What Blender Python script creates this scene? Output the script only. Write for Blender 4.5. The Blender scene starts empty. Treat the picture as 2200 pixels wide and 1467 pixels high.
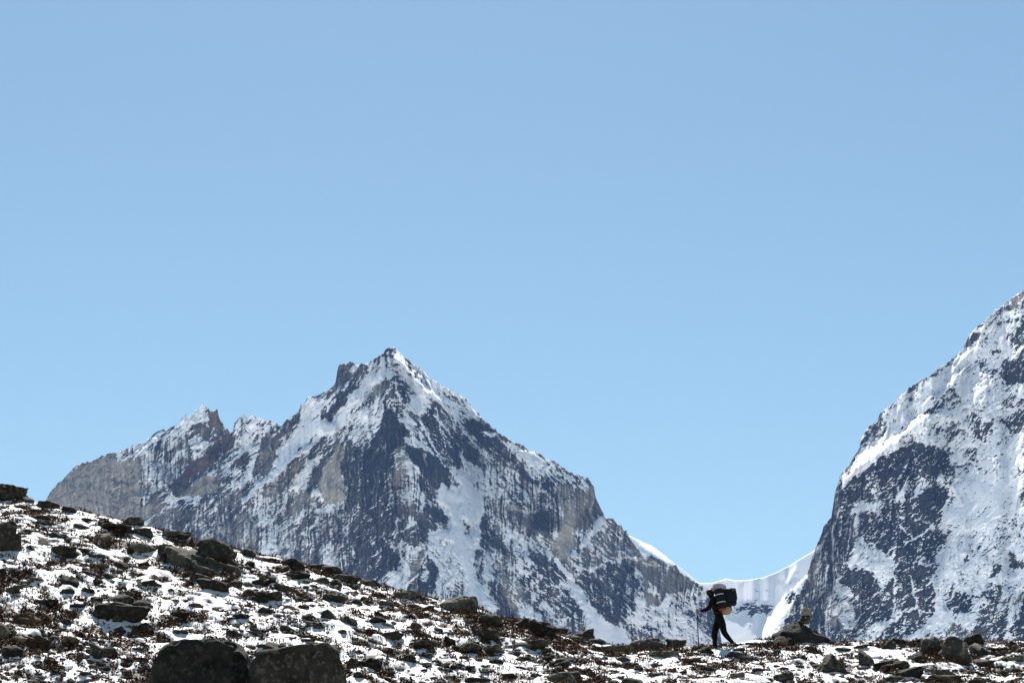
import bpy, bmesh, math, random
import numpy as np
from mathutils import Vector, Matrix, Quaternion

C = bpy.context.scene.collection
SC = bpy.context.scene
R = math.radians

# ------------------------------------------------------------------ camera
PW, PH = 2200.0, 1467.0                 # size of the photograph, used to size things at their distance
FOC = PW * 70.0 / 36.0                  # 70 mm lens in photo pixels
HORIZON = 2150.0
PITCH = math.atan((HORIZON - PH / 2) / FOC)
cam_d = bpy.data.cameras.new('camera')
cam_d.lens = 70.0
cam_d.sensor_width = 36.0
cam_d.clip_start = 0.5
cam_d.clip_end = 60000.0
cam = bpy.data.objects.new('camera', cam_d)
cam.rotation_euler = (R(90) + PITCH, 0, 0)
C.objects.link(cam)
SC.camera = cam

# ------------------------------------------------------------------ sky, sun, exposure
HAZE = 0.85e-5
SUN_ELEV, SUN_AZ = R(52.0), R(-4.0)      # azimuth from straight ahead (+y), negative = to the left
world = bpy.data.worlds.new('World')
SC.world = world
world.use_nodes = True
wn = world.node_tree
wn.nodes.clear()
sky = wn.nodes.new('ShaderNodeTexSky')
sky.sky_type = 'NISHITA'
sky.sun_disc = False
sky.sun_elevation = SUN_ELEV
sky.sun_rotation = SUN_AZ
sky.altitude = 4800
sky.air_density = 2.35
sky.dust_density = 10.0
sky.ozone_density = 2.5
bg = wn.nodes.new('ShaderNodeBackground')
bg.inputs['Strength'].default_value = 0.050
wo = wn.nodes.new('ShaderNodeOutputWorld')
wb = wn.nodes.new('ShaderNodeVectorMath')          # white balance of the whole sky
wb.operation = 'MULTIPLY'
wb.inputs[1].default_value = (0.955, 1.035, 0.955)
wn.links.new(sky.outputs[0], wb.inputs[0])
wn.links.new(wb.outputs[0], bg.inputs['Color'])
wn.links.new(bg.outputs[0], wo.inputs['Surface'])

sun_d = bpy.data.lights.new('sun', 'SUN')
sun_d.energy = 5.0
sun_d.angle = R(0.53)
sun_d.color = (1.0, 0.95, 0.88)
sun = bpy.data.objects.new('sun', sun_d)
sdir = Vector((math.sin(SUN_AZ) * math.cos(SUN_ELEV), math.cos(SUN_AZ) * math.cos(SUN_ELEV), math.sin(SUN_ELEV)))
sun.rotation_euler = sdir.to_track_quat('Z', 'Y').to_euler()
C.objects.link(sun)

SC.view_settings.view_transform = 'Standard'
SC.view_settings.look = 'None'
SC.view_settings.exposure = 1.0
SC.view_settings.gamma = 1.0
SC.view_settings.use_curve_mapping = False
SC.render.engine = 'CYCLES'
SC.cycles.use_denoising = True
SC.cycles.max_bounces = 6
SC.cycles.diffuse_bounces = 4
SC.cycles.volume_bounces = 1

# ------------------------------------------------------------------ helpers
def at(px, py, Y):
    """World point seen at photo pixel (px, py) at depth Y; works on arrays."""
    u = (PH / 2 - py) / FOC
    dx = (px - PW / 2) / FOC
    dy = math.cos(PITCH) - u * math.sin(PITCH)
    dz = math.sin(PITCH) + u * math.cos(PITCH)
    return dx * Y / dy, Y + 0 * px, dz * Y / dy

def sstep(a, b, x):
    t = np.clip((x - a) / (b - a), 0, 1)
    return t * t * (3 - 2 * t)

_rng = np.random.RandomState(7)
_TAB = _rng.rand(256, 256).astype(np.float32)
_TAB3 = _rng.rand(64, 64, 64).astype(np.float32)

def vnoise(x, y, seed=0):
    x = x + seed * 17.31
    y = y + seed * 9.77
    xi = np.floor(x).astype(np.int64); yi = np.floor(y).astype(np.int64)
    fx = (x - xi); fy = (y - yi)
    fx = fx * fx * fx * (fx * (fx * 6 - 15) + 10); fy = fy * fy * fy * (fy * (fy * 6 - 15) + 10)
    x0 = xi & 255; x1 = (xi + 1) & 255; y0 = yi & 255; y1 = (yi + 1) & 255
    a = _TAB[y0, x0]; b = _TAB[y0, x1]; c = _TAB[y1, x0]; d = _TAB[y1, x1]
    return (a * (1 - fx) + b * fx) * (1 - fy) + (c * (1 - fx) + d * fx) * fy

def fbm(x, y, oct=4, seed=0, gain=0.5):
    s = 0; amp = 1.0; tot = 0
    ca, sa = math.cos(0.6), math.sin(0.6)
    for i in range(oct):
        s = s + amp * vnoise(x, y, seed + i * 3)
        tot += amp; amp *= gain
        x, y = (x * ca - y * sa) * 2.03, (x * sa + y * ca) * 2.03
    return s / tot

def vnoise3(p):
    i = np.floor(p).astype(np.int64); f = p - i
    f = f * f * (3 - 2 * f)
    i0 = i & 63; i1 = (i + 1) & 63
    def T(a, b, c): return _TAB3[a, b, c]
    x0, y0, z0 = i0.T; x1, y1, z1 = i1.T
    fx, fy, fz = f.T
    c00 = T(x0, y0, z0) * (1 - fx) + T(x1, y0, z0) * fx
    c10 = T(x0, y1, z0) * (1 - fx) + T(x1, y1, z0) * fx
    c01 = T(x0, y0, z1) * (1 - fx) + T(x1, y0, z1) * fx
    c11 = T(x0, y1, z1) * (1 - fx) + T(x1, y1, z1) * fx
    return (c00 * (1 - fy) + c10 * fy) * (1 - fz) + (c01 * (1 - fy) + c11 * fy) * fz

def fbm3(p, oct=4, gain=0.5):
    s = 0; amp = 1.0; tot = 0
    for k in range(oct):
        s = s + amp * vnoise3(p + 11.7 * k); tot += amp; amp *= gain; p = p * 2.03
    return s / tot

def np_mesh(name, co, quads, smooth=True, tris=None):
    me = bpy.data.meshes.new(name)
    co = np.asarray(co, dtype=np.float32)
    loops = []; starts = []; n = 0
    nq = 0 if quads is None else len(quads); nt = 0 if tris is None else len(tris)
    vi = np.concatenate(([np.asarray(quads, dtype=np.int32).ravel()] if nq else []) + ([np.asarray(tris, dtype=np.int32).ravel()] if nt else []))
    st = np.concatenate([np.arange(nq, dtype=np.int32) * 4, nq * 4 + np.arange(nt, dtype=np.int32) * 3])
    me.vertices.add(len(co)); me.vertices.foreach_set('co', co.ravel())
    me.loops.add(len(vi)); me.loops.foreach_set('vertex_index', vi)
    me.polygons.add(nq + nt); me.polygons.foreach_set('loop_start', st)
    me.update(calc_edges=True)
    me.polygons.foreach_set('use_smooth', np.full(nq + nt, smooth, dtype=bool))
    me.validate()
    return me

def grid_quads(nr, nc):
    i = np.arange(nr * nc, dtype=np.int32).reshape(nr, nc)
    return np.stack([i[:-1, :-1], i[:-1, 1:], i[1:, 1:], i[1:, :-1]], -1).reshape(-1, 4)

def set_attr(me, name, rgba):
    a = me.color_attributes.new(name, 'FLOAT_COLOR', 'POINT')
    a.data.foreach_set('color', np.asarray(rgba, dtype=np.float32).ravel())

def link(name, me, mat=None, parent=None):
    o = bpy.data.objects.new(name, me)
    C.objects.link(o)
    if mat is not None and not me.materials:
        me.materials.append(mat)
    if parent is not None:
        o.parent = parent
    return o

def tag(o, label=None, cat=None, group=None, kind=None):
    if label: o['label'] = label
    if cat: o['category'] = cat
    if group: o['group'] = group
    if kind: o['kind'] = kind
    return o

def empty(name, loc):
    o = bpy.data.objects.new(name, None)
    o.location = loc
    o.empty_display_size = 0.2
    C.objects.link(o)
    return o

# ------------------------------------------------------------------ materials
def new_mat(name):
    m = bpy.data.materials.new(name)
    m.use_nodes = True
    nt = m.node_tree
    nt.nodes.clear()
    out = nt.nodes.new('ShaderNodeOutputMaterial')
    b = nt.nodes.new('ShaderNodeBsdfPrincipled')
    nt.links.new(b.outputs[0], out.inputs['Surface'])
    return m, nt, b

class NT:
    def __init__(s, nt): s.t = nt
    def n(s, typ, **kw):
        x = s.t.nodes.new(typ)
        for k, v in kw.items(): setattr(x, k, v)
        return x
    def l(s, a, b): s.t.links.new(a, b)
    def noise(s, vec, scale, detail=4, rough=0.55):
        x = s.n('ShaderNodeTexNoise'); x.inputs['Scale'].default_value = scale
        x.inputs['Detail'].default_value = detail; x.inputs['Roughness'].default_value = rough
        if vec is not None: s.l(vec, x.inputs['Vector'])
        return x.outputs['Fac']
    def ramp(s, fac, a, b, ca=(0, 0, 0, 1), cb=(1, 1, 1, 1)):
        x = s.n('ShaderNodeValToRGB'); e = x.color_ramp.elements
        e[0].position = a; e[0].color = ca; e[1].position = b; e[1].color = cb
        s.l(fac, x.inputs[0]); return x.outputs[0]
    def math(s, op, a, b=None, clamp=False):
        x = s.n('ShaderNodeMath', operation=op); x.use_clamp = clamp
        for i, v in enumerate((a, b)):
            if v is None: continue
            if isinstance(v, (int, float)): x.inputs[i].default_value = v
            else: s.l(v, x.inputs[i])
        return x.outputs[0]
    def mix(s, fac, a, b):
        x = s.n('ShaderNodeMix', data_type='RGBA')
        for i, v in ((0, fac), (6, a), (7, b)):
            if isinstance(v, (int, float)): x.inputs[i].default_value = v
            elif isinstance(v, tuple): x.inputs[i].default_value = v
            else: s.l(v, x.inputs[i])
        return x.outputs[2]
    def bump(s, h, strength, dist, bsdf):
        x = s.n('ShaderNodeBump'); x.inputs['Strength'].default_value = strength
        x.inputs['Distance'].default_value = dist
        s.l(h, x.inputs['Height']); s.l(x.outputs[0], bsdf.inputs['Normal'])

SNOW = (0.90, 0.905, 0.915, 1)

def mountain_material(name, scale):
    m, nt, b = new_mat(name); N = NT(nt)
    at_ = N.n('ShaderNodeAttribute', attribute_name='cover')
    sep = N.n('ShaderNodeSeparateColor'); N.l(at_.outputs['Color'], sep.inputs[0])
    tc = N.n('ShaderNodeTexCoord')
    ml = N.n('ShaderNodeMapping'); ml.inputs['Scale'].default_value = (0.5, 0.5, 1.5); ml.inputs['Rotation'].default_value = (0, 0.25, 0)
    N.l(tc.outputs['Object'], ml.inputs['Vector'])
    nf = N.noise(ml.outputs[0], scale, 5, 0.65)
    mp = N.n('ShaderNodeMapping'); mp.inputs['Scale'].default_value = (1.0, 1.0, 0.09)
    N.l(tc.outputs['Object'], mp.inputs['Vector'])
    nv = N.noise(mp.outputs[0], scale * 1.3, 4, 0.65)
    # snow edge broken up by grain finer than the mesh; thin powder in vertical streaks on the walls
    s = N.math('ADD', sep.outputs[0], N.math('MULTIPLY', N.math('SUBTRACT', nf, 0.5), 1.5))
    s = N.ramp(s, 0.36, 0.64)
    soft = N.math('ADD', sep.outputs[0], N.math('MULTIPLY', N.math('SUBTRACT', nv, 0.5), 1.3))
    soft = N.math('ADD', soft, N.math('MULTIPLY', N.math('SUBTRACT', nf, 0.5), 0.7))
    soft = N.ramp(soft, 0.22, 0.95)
    sf = N.n('ShaderNodeMix', data_type='FLOAT')
    N.l(N.math('MULTIPLY', at_.outputs['Alpha'], 0.85), sf.inputs[0]); N.l(s, sf.inputs[2]); N.l(soft, sf.inputs[3])
    s = sf.outputs[0]
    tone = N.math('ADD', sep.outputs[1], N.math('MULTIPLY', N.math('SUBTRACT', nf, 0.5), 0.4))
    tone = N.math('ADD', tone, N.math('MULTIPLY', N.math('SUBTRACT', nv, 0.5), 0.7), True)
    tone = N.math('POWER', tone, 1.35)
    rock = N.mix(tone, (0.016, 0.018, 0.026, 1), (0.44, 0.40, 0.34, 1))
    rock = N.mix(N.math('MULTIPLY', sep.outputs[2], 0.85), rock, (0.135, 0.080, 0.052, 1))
    col = N.mix(s, rock, SNOW)
    N.l(col, b.inputs['Base Color'])
    b.inputs['Roughness'].default_value = 0.85
    b.inputs['Specular IOR Level'].default_value = 0.2
    return m

def ground_material():
    m, nt, b = new_mat('snowy_turf'); N = NT(nt)
    at_ = N.n('ShaderNodeAttribute', attribute_name='cover')
    sep = N.n('ShaderNodeSeparateColor'); N.l(at_.outputs['Color'], sep.inputs[0])
    tc = N.n('ShaderNodeTexCoord')
    nf = N.noise(tc.outputs['Object'], 14.0, 5, 0.65)
    ng = N.noise(tc.outputs['Object'], 45.0, 3, 0.6)
    s = N.math('ADD', sep.outputs[0], N.math('MULTIPLY', N.math('SUBTRACT', nf, 0.5), 0.9))
    s = N.ramp(s, 0.44, 0.56)
    soil = N.mix(N.ramp(nf, 0.35, 0.65), (0.030, 0.020, 0.014, 1), (0.105, 0.060, 0.036, 1))
    soil = N.mix(N.math('MULTIPLY', N.ramp(ng, 0.5, 0.62), 0.5), soil, (0.16, 0.14, 0.11, 1))
    # thin dusty snow on the hillside, unseen valley snow kept whiter to bounce light
    snow_c = N.mix(sep.outputs[1], N.mix(nf, (0.62, 0.61, 0.605, 1), (0.79, 0.785, 0.78, 1)), SNOW)
    col = N.mix(s, soil, snow_c)
    N.l(col, b.inputs['Base Color'])
    b.inputs['Roughness'].default_value = 0.7
    b.inputs['Specular IOR Level'].default_value = 0.25
    N.bump(ng, 0.5, 0.02, b)
    return m

def rock_material(name, dark, light, lichen, amount=0.45, snow=0.0):
    m, nt, b = new_mat(name); N = NT(nt)
    tc = N.n('ShaderNodeTexCoord'); oi = N.n('ShaderNodeObjectInfo')
    off = N.n('ShaderNodeVectorMath', operation='ADD')
    mul = N.n('ShaderNodeVectorMath', operation='SCALE'); mul.inputs['Scale'].default_value = 40.0
    cmb = N.n('ShaderNodeCombineXYZ')
    for k in range(3): N.l(oi.outputs['Random'], cmb.inputs[k])
    N.l(cmb.outputs[0], mul.inputs[0]); N.l(tc.outputs['Object'], off.inputs[0]); N.l(mul.outputs[0], off.inputs[1])
    v = off.outputs[0]
    n1 = N.noise(v, 2.2, 6, 0.62)
    n2 = N.noise(v, 9.0, 5, 0.6)
    n3 = N.noise(v, 38.0, 3, 0.6)
    col = N.mix(N.ramp(n1, 0.35, 0.68), dark, light)
    lic = N.math('MULTIPLY', N.ramp(n2, 0.52, 0.62), amount)
    col = N.mix(lic, col, lichen)
    col = N.mix(N.math('MULTIPLY', N.ramp(n3, 0.55, 0.7), 0.35), col, (0.012, 0.012, 0.011, 1))
    hsv = N.n('ShaderNodeHueSaturation')
    N.l(N.math('ADD', N.math('MULTIPLY', oi.outputs['Random'], 0.7), 0.65), hsv.inputs['Value'])
    N.l(col, hsv.inputs['Color'])
    col = hsv.outputs[0]
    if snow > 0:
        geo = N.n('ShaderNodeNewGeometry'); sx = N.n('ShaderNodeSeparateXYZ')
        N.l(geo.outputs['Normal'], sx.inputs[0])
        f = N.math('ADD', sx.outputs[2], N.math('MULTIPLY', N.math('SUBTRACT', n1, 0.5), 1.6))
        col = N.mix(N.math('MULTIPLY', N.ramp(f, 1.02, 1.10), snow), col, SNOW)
    N.l(col, b.inputs['Base Color'])
    b.inputs['Roughness'].default_value = 0.9
    b.inputs['Specular IOR Level'].default_value = 0.15
    h = N.math('ADD', n2, N.math('MULTIPLY', n3, 0.5))
    N.bump(h, 0.7, 0.04, b)
    return m

def plain_mat(name, col, rough=0.8, var=0.0, scale=20.0):
    m, nt, b = new_mat(name); N = NT(nt)
    tc = N.n('ShaderNodeTexCoord')
    nf = N.noise(tc.outputs['Object'], scale, 4, 0.6)
    dk = tuple(c * (1 - var) for c in col[:3]) + (1,)
    N.l(N.mix(nf, dk, col[:3] + (1,) if len(col) == 3 else col), b.inputs['Base Color'])
    b.inputs['Roughness'].default_value = rough
    b.inputs['Specular IOR Level'].default_value = 0.25
    N.bump(nf, 0.25, 0.01, b)
    return m

M = {}
M['ground'] = ground_material()
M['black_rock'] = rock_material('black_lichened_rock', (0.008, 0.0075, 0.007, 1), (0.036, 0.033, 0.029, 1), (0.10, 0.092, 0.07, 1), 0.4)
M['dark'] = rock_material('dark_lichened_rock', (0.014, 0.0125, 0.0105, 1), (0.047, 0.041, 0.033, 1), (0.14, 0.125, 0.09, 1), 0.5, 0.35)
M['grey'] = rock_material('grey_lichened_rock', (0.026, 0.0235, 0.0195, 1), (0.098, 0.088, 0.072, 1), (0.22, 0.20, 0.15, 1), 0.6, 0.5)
M['brown'] = rock_material('brown_rock', (0.025, 0.016, 0.010, 1), (0.10, 0.055, 0.028, 1), (0.09, 0.075, 0.05, 1), 0.4)
M['tan'] = rock_material('tan_rock', (0.05, 0.039, 0.027, 1), (0.19, 0.148, 0.10, 1), (0.07, 0.06, 0.045, 1), 0.35)
M['pale'] = rock_material('pale_rock', (0.17, 0.142, 0.105, 1), (0.36, 0.30, 0.22, 1), (0.14, 0.12, 0.09, 1), 0.4)
M['snowy'] = rock_material('snow_dusted_rock', (0.04, 0.037, 0.032, 1), (0.12, 0.112, 0.095, 1), (0.18, 0.17, 0.13, 1), 0.4, 1.0)

# ------------------------------------------------------------------ mountains
# Rock and snow cover is drawn as areas in photo pixels (tile origin and scale of the enlargement they were read from).
TILE = {'P': (0, 0, 1.0), 'A': (300, 850, .1636), 'B': (600, 740, .1364), 'C': (820, 740, .1364), 'D': (560, 900, .1364),
        'E': (820, 900, .1364), 'F': (1060, 940, .1364), 'G': (760, 1080, .1568), 'H': (1040, 1100, .184),
        'I': (300, 1050, .1636), 'J': (1300, 1100, .1977), 'K': (1780, 900, .15), 'L': (1980, 620, .1908),
        'M': (1980, 880, .1773), 'N': (1640, 1120, .1841), 'O': (1900, 1120, .184), 'Q': (1480, 1220, .1273)}

class Canvas:
    def __init__(s, x0, y0, x1, y1, st, base):
        s.x0, s.y0, s.st = x0, y0, st
        s.xs = np.arange(x0, x1, st, dtype=np.float32); s.ys = np.arange(y0, y1, st, dtype=np.float32)
        s.ch = {k: np.full((len(s.ys), len(s.xs)), v, dtype=np.float32) for k, v in base.items()}
    def _pts(s, tile, pts):
        ox, oy, k = TILE[tile]
        return np.array([(ox + x * k, oy + y * k) for x, y in pts], dtype=np.float32)
    def _box(s, p, pad):
        i0 = max(0, int((p[:, 0].min() - pad - s.x0) / s.st)); i1 = min(len(s.xs), int((p[:, 0].max() + pad - s.x0) / s.st) + 2)
        j0 = max(0, int((p[:, 1].min() - pad - s.y0) / s.st)); j1 = min(len(s.ys), int((p[:, 1].max() + pad - s.y0) / s.st) + 2)
        return i0, i1, j0, j1
    @staticmethod
    def _segd(X, Y, p, closed):
        d = np.full(X.shape, 1e9, dtype=np.float32)
        n = len(p)
        for i in range(n if closed else n - 1):
            a, b = p[i], p[(i + 1) % n]
            ab = b - a; L = float(ab @ ab) + 1e-6
            t = np.clip(((X - a[0]) * ab[0] + (Y - a[1]) * ab[1]) / L, 0, 1)
            d = np.minimum(d, (X - a[0] - t * ab[0]) ** 2 + (Y - a[1] - t * ab[1]) ** 2)
        return np.sqrt(d)
    def _put(s, sl, w, vals):
        for k, v in vals.items():
            c = s.ch[k][sl]; s.ch[k][sl] = c * (1 - w) + v * w
    def poly(s, tile, pts, soft=5.0, **v):
        p = s._pts(tile, pts); i0, i1, j0, j1 = s._box(p, soft * 2)
        if i1 <= i0 or j1 <= j0: return
        X, Y = np.meshgrid(s.xs[i0:i1], s.ys[j0:j1])
        ins = np.zeros(X.shape, dtype=bool)
        for i in range(len(p)):
            a, b = p[i], p[(i + 1) % len(p)]
            if a[1] == b[1]: continue
            c = ((a[1] > Y) != (b[1] > Y)) & (X < (b[0] - a[0]) * (Y - a[1]) / (b[1] - a[1]) + a[0])
            ins ^= c
        d = s._segd(X, Y, p, True) * np.where(ins, 1, -1)
        s._put((slice(j0, j1), slice(i0, i1)), sstep(-soft, soft, d), v)
    def line(s, tile, pts, width, soft=2.0, **v):
        p = s._pts(tile, pts); w = width * TILE[tile][2] * 0.5
        i0, i1, j0, j1 = s._box(p, w + soft * 2)
        if i1 <= i0 or j1 <= j0: return
        X, Y = np.meshgrid(s.xs[i0:i1], s.ys[j0:j1])
        d = s._segd(X, Y, p, False)
        s._put((slice(j0, j1), slice(i0, i1)), sstep(w + soft, w - soft, d), v)
    def sample(s, k, X, Y):
        g = s.ch[k]
        x = np.clip((X - s.x0) / s.st, 0, len(s.xs) - 1.001); y = np.clip((Y - s.y0) / s.st, 0, len(s.ys) - 1.001)
        xi = x.astype(int); yi = y.astype(int); fx = x - xi; fy = y - yi
        return (g[yi, xi] * (1 - fx) + g[yi, xi + 1] * fx) * (1 - fy) + (g[yi + 1, xi] * (1 - fx) + g[yi + 1, xi + 1] * fx) * fy
    def blurred(s, k, r):
        g = s.ch[k].copy()
        for _ in range(3):
            for ax in (0, 1):
                pad = [(0, 0), (0, 0)]; pad[ax] = (r + 1, r)
                c = np.cumsum(np.pad(g, pad, mode='edge'), axis=ax, dtype=np.float64)
                g = ((np.take(c, range(2 * r + 1, c.shape[ax]), ax) - np.take(c, range(0, c.shape[ax] - 2 * r - 1), ax)) / (2 * r + 1)).astype(np.float32)
        return g

def build_mountain(name, label, tops, x0, x1, step, rows, ybot, cv, D0, dirx, jag, mat, relief=1.0, seed=0, slope=(0.34, 0.95), rib=None, fine=1.0, gully=None, lift=45):
    tops = np.array(tops, dtype=np.float64)
    px = np.arange(x0, x1, step)
    top = np.interp(px, tops[:, 0], tops[:, 1])
    j = (fbm(px / 17.0, px * 0 + seed, 3, seed) - .5) * 7 + (fbm(px / 4.2, px * 0 + 5, 3, seed + 4) - .5) * 6
    spire = np.maximum(0, vnoise(px / 5.5, px * 0, seed + 8) - .72) * 16
    top = top + jag * (j - spire)
    t = np.linspace(0, 1, rows) ** 1.0
    PX = np.broadcast_to(px, (rows, len(px))).astype(np.float64)
    PY = top[None, :] + (ybot - top[None, :]) * t[:, None]
    wx = (fbm(PX / 34, PY / 34, 3, seed + 21) - .5) * 13 + (fbm(PX / 8, PY / 8, 3, seed + 25) - .5) * 9
    wy = (fbm(PX / 34, PY / 34, 3, seed + 31) - .5) * 13 + (fbm(PX / 8, PY / 8, 3, seed + 35) - .5) * 9
    X, Y = PX + wx, PY + wy
    S = cv.sample('S', X, Y); T = cv.sample('T', X, Y); RU = cv.sample('R', X, Y); K = cv.sample('K', X, Y); L = cv.sample('L', PX + wx * .4, PY + wy * .4)
    # ---- texture of the cover
    dx, dy = dirx(PX, PY)                       # direction of the ledges
    ln = np.hypot(dx, dy); dx, dy = dx / ln, dy / ln
    def along(lx, ly, sd, oct=3):
        out = 0; wsum = 0
        for ang in (-0.75, 0.0, 0.75):          # blend of a few fixed directions, so the texture keeps its shape where the direction turns
            w = np.exp(-((np.arctan2(dy, dx) - ang) / 0.42) ** 2) + 1e-4
            ca, sa = math.cos(ang), math.sin(ang)
            out = out + w * fbm(((PX + wx * .5) * ca + (PY + wy * .5) * sa) / lx, (-(PX + wx * .5) * sa + (PY + wy * .5) * ca) / ly, oct, sd + int(ang * 10)); wsum = wsum + w
        return out / wsum
    n_ledge = along(22.0, 3.6, seed + 41, 4)
    n_fine = along(10.0, 1.8, seed + 51, 3)
    n_iso = fbm(PX / 4.0, PY / 3.4, 3, seed + 55)
    wv = (fbm(PX / 30, PY / 30, 2, seed + 61) - .5) * 12
    n_vert = fbm((PX + wv) / 3.0, PY / 60.0, 3, seed + 63)
    n_big = fbm(PX / 70, PY / 55, 3, seed + 71)
    # couloirs running down from the top
    gx, gl = gully(PX, PY)
    gx = gx + (fbm(PX / 40, PY / 40, 3, seed + 65) - .5) * .55
    gu = fbm(gx * 2.2, gl / 150, 3, seed + 67)
    gul = 1 - np.abs(gu - .5) * 2
    gu2 = fbm(gx * 7.0, gl / 90, 3, seed + 69)
    gul2 = 1 - np.abs(gu2 - .5) * 2
    couloir = sstep(.80, .98, gul) * .55 + sstep(.84, .98, gul2) * .40
    crest = sstep(.50, .20, gul) * .20
    crk = along(42.0, 7.0, seed + 77, 2)
    crack = np.exp(-((crk - .5) / .016) ** 2)
    shelf = np.exp(-((crk - .56) / .018) ** 2)
    crk2 = along(20.0, 4.0, seed + 79, 2)
    shelf2 = np.exp(-((crk2 - .55) / .022) ** 2)
    led = (n_ledge - .5) * 1.0 + (n_fine - .5) * 1.25 + (n_iso - .5) * .22
    ver = (n_vert - .5) * 1.1 + (n_iso - .5) * .6 + (n_ledge - .5) * .35
    tex = led * (1 - K) + ver * K + (n_big - .5) * .28
    mid = sstep(.04, .25, S) * sstep(.98, .80, S)
    tex = tex * (1 - .25 * sstep(.3, .05, S)) + mid * (couloir * .5 - crest - crack * .45) + (shelf * .40 + shelf2 * .26) * (1 - .6 * K) * sstep(.015, .09, S) * sstep(.9, .5, S)
    smooth = sstep(.86, .97, S)                 # open snow slopes stay clean
    flute = (fbm(PX / 2.6, PY / 30.0, 2, seed + 81) - .5) * .5
    snow = S + tex * fine * (1 - .55 * smooth) + flute * .4 * smooth
    snow = snow - .07
    wdt = .15 + .33 * K
    cover = sstep(.5 - wdt, .5 + wdt, snow)
    dust = K * sstep(.50, .72, fbm(PX / 9, PY / 26, 3, seed + 91)) * .45 * sstep(.12, .3, S)   # thin powder on the steep walls
    cover = np.clip(np.maximum(cover, dust), 0, 1)
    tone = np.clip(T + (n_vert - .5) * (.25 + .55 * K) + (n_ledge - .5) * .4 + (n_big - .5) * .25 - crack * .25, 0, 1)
    rust = np.clip(RU * (0.5 + 1.3 * n_ledge), 0, 1)
    # ---- shape
    g = cv.ch['S']; keep = g.copy()
    cv.ch['_'] = cv.blurred('S', 3)
    Sb = cv.sample('_', X, Y)
    cv.ch['_'] = cv.blurred('L', 3)
    Lb = cv.sample('_', X, Y)
    cot = slope[0] + (slope[1] - slope[0]) * Sb
    cot = cot + .22 * sstep(.8, .95, Sb)
    cot = cot * (1 - L) + 2.1 * L
    mpp = D0(PX, PY) / FOC
    step_y = np.zeros_like(PY); step_y[:-1] = PY[1:] - PY[:-1]
    acc = np.cumsum((cot * step_y * mpp)[::-1], axis=0)[::-1]
    D = D0(PX, PY) + acc
    calm = 1 - .6 * sstep(.7, .95, Sb)
    D = D + calm * relief * mpp * (-(fbm(PX / 90, PY / 120, 3, seed + 101) - .5) * 70 - (n_ledge - .5) * 9 - (n_fine - .5) * 4.5 - (n_vert - .5) * 5 * K - (n_iso - .5) * 3.5 - (1 - gul) * -38 - (1 - gul2) * -9 + crack * 3)
    if rib is not None:
        D = D + rib(PX, PY) * mpp
    D = D - Lb * lift * mpp * relief
    D = D - (cover - .5) * 1.2 * mpp * relief    # snow lies on the rock
    x, y, z = at(PX, PY, D)
    co = np.stack([x, y, z], -1)
    att = np.stack([cover, tone, rust, np.clip(K, 0, 1)], -1)
    # ---- the far side falls away behind the skyline; the foot runs down below the hill in front
    back = []
    for d in (4, 12, 30, 70, 150, 300, 600, 1100):
        b = co[0].copy()
        b[:, 1] += d; b[:, 2] -= d * .75 * (1 + (fbm(px / 40, px * 0 + d, 2, seed + 9) - .5) * .5); b[:, 0] += d * b[:, 0] / b[:, 1]
        b[:, 2] = np.maximum(b[:, 2], -240)
        back.append(b)
    foot = []
    for k, (d, f) in enumerate(((40, .5), (120, .6), (260, .6))):
        b = co[-1].copy(); b[:, 1] -= d; b[:, 2] -= d * f; b[:, 2] = np.maximum(b[:, 2], -280 - k); foot.append(b)
    co = np.concatenate([np.stack(back[::-1]), co, np.stack(foot)])
    att = np.concatenate([np.repeat(att[:1], len(back), 0), att, np.repeat(att[-1:], len(foot), 0)])
    nr, nc = co.shape[:2]
    me = np_mesh(name, co.reshape(-1, 3), grid_quads(nr, nc)[:, ::-1])
    set_attr(me, 'cover', att.reshape(-1, 4))
    return tag(link(name, me, mat), label, kind='structure')

MAIN_TOP = [(-320, 1420), (-200, 1330), (-60, 1230), (40, 1130), (70, 1100), (95, 1077), (105, 1061), (124, 1036), (143, 1020), (160, 1002), (192, 990), (216, 981), (257, 968), (298, 954), (325, 935),
 (353, 923), (376, 911), (388, 904), (393, 896), (412, 891), (426, 884), (436, 866), (446, 881), (451, 886), (458, 882), (468, 876), (471, 896),
 (477, 908), (486, 918), (497, 927), (501, 923), (503, 911), (511, 901), (523, 894), (533, 901), (554, 897), (571, 904), (591, 906), (605, 913), (615, 903),
 (639, 882), (653, 867), (659, 855), (683, 850), (714, 833), (720, 823), (727, 786), (740, 782), (753, 774), (766, 780), (792, 780), (812, 769), (823, 761), (828, 752),
 (837, 745), (846, 748), (859, 759), (885, 781), (911, 800), (929, 816), (958, 833), (973, 839), (1004, 861), (1025, 888), (1046, 907), (1066, 927), (1102, 951),
 (1140, 968), (1167, 980), (1194, 994), (1232, 1019), (1266, 1031), (1276, 1040), (1279, 1060), (1286, 1084), (1296, 1104), (1298, 1114), (1317, 1116),
 (1330, 1125), (1345, 1145), (1355, 1159), (1375, 1187), (1385, 1202), (1415, 1199), (1435, 1214), (1453, 1213), (1463, 1230), (1490, 1248), (1505, 1255),
 (1527, 1268), (1536, 1300), (1545, 1340), (1552, 1390), (1562, 1470)]
GLAC_TOP = [(1310, 1150), (1340, 1147), (1355, 1152), (1380, 1164), (1400, 1172), (1425, 1190), (1450, 1210), (1475, 1230), (1502, 1252), (1527, 1253), (1542, 1248), (1560, 1243),
 (1578, 1246), (1604, 1246), (1637, 1241), (1667, 1230), (1695, 1215), (1717, 1201), (1755, 1179), (1790, 1150), (1830, 1120)]
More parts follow.
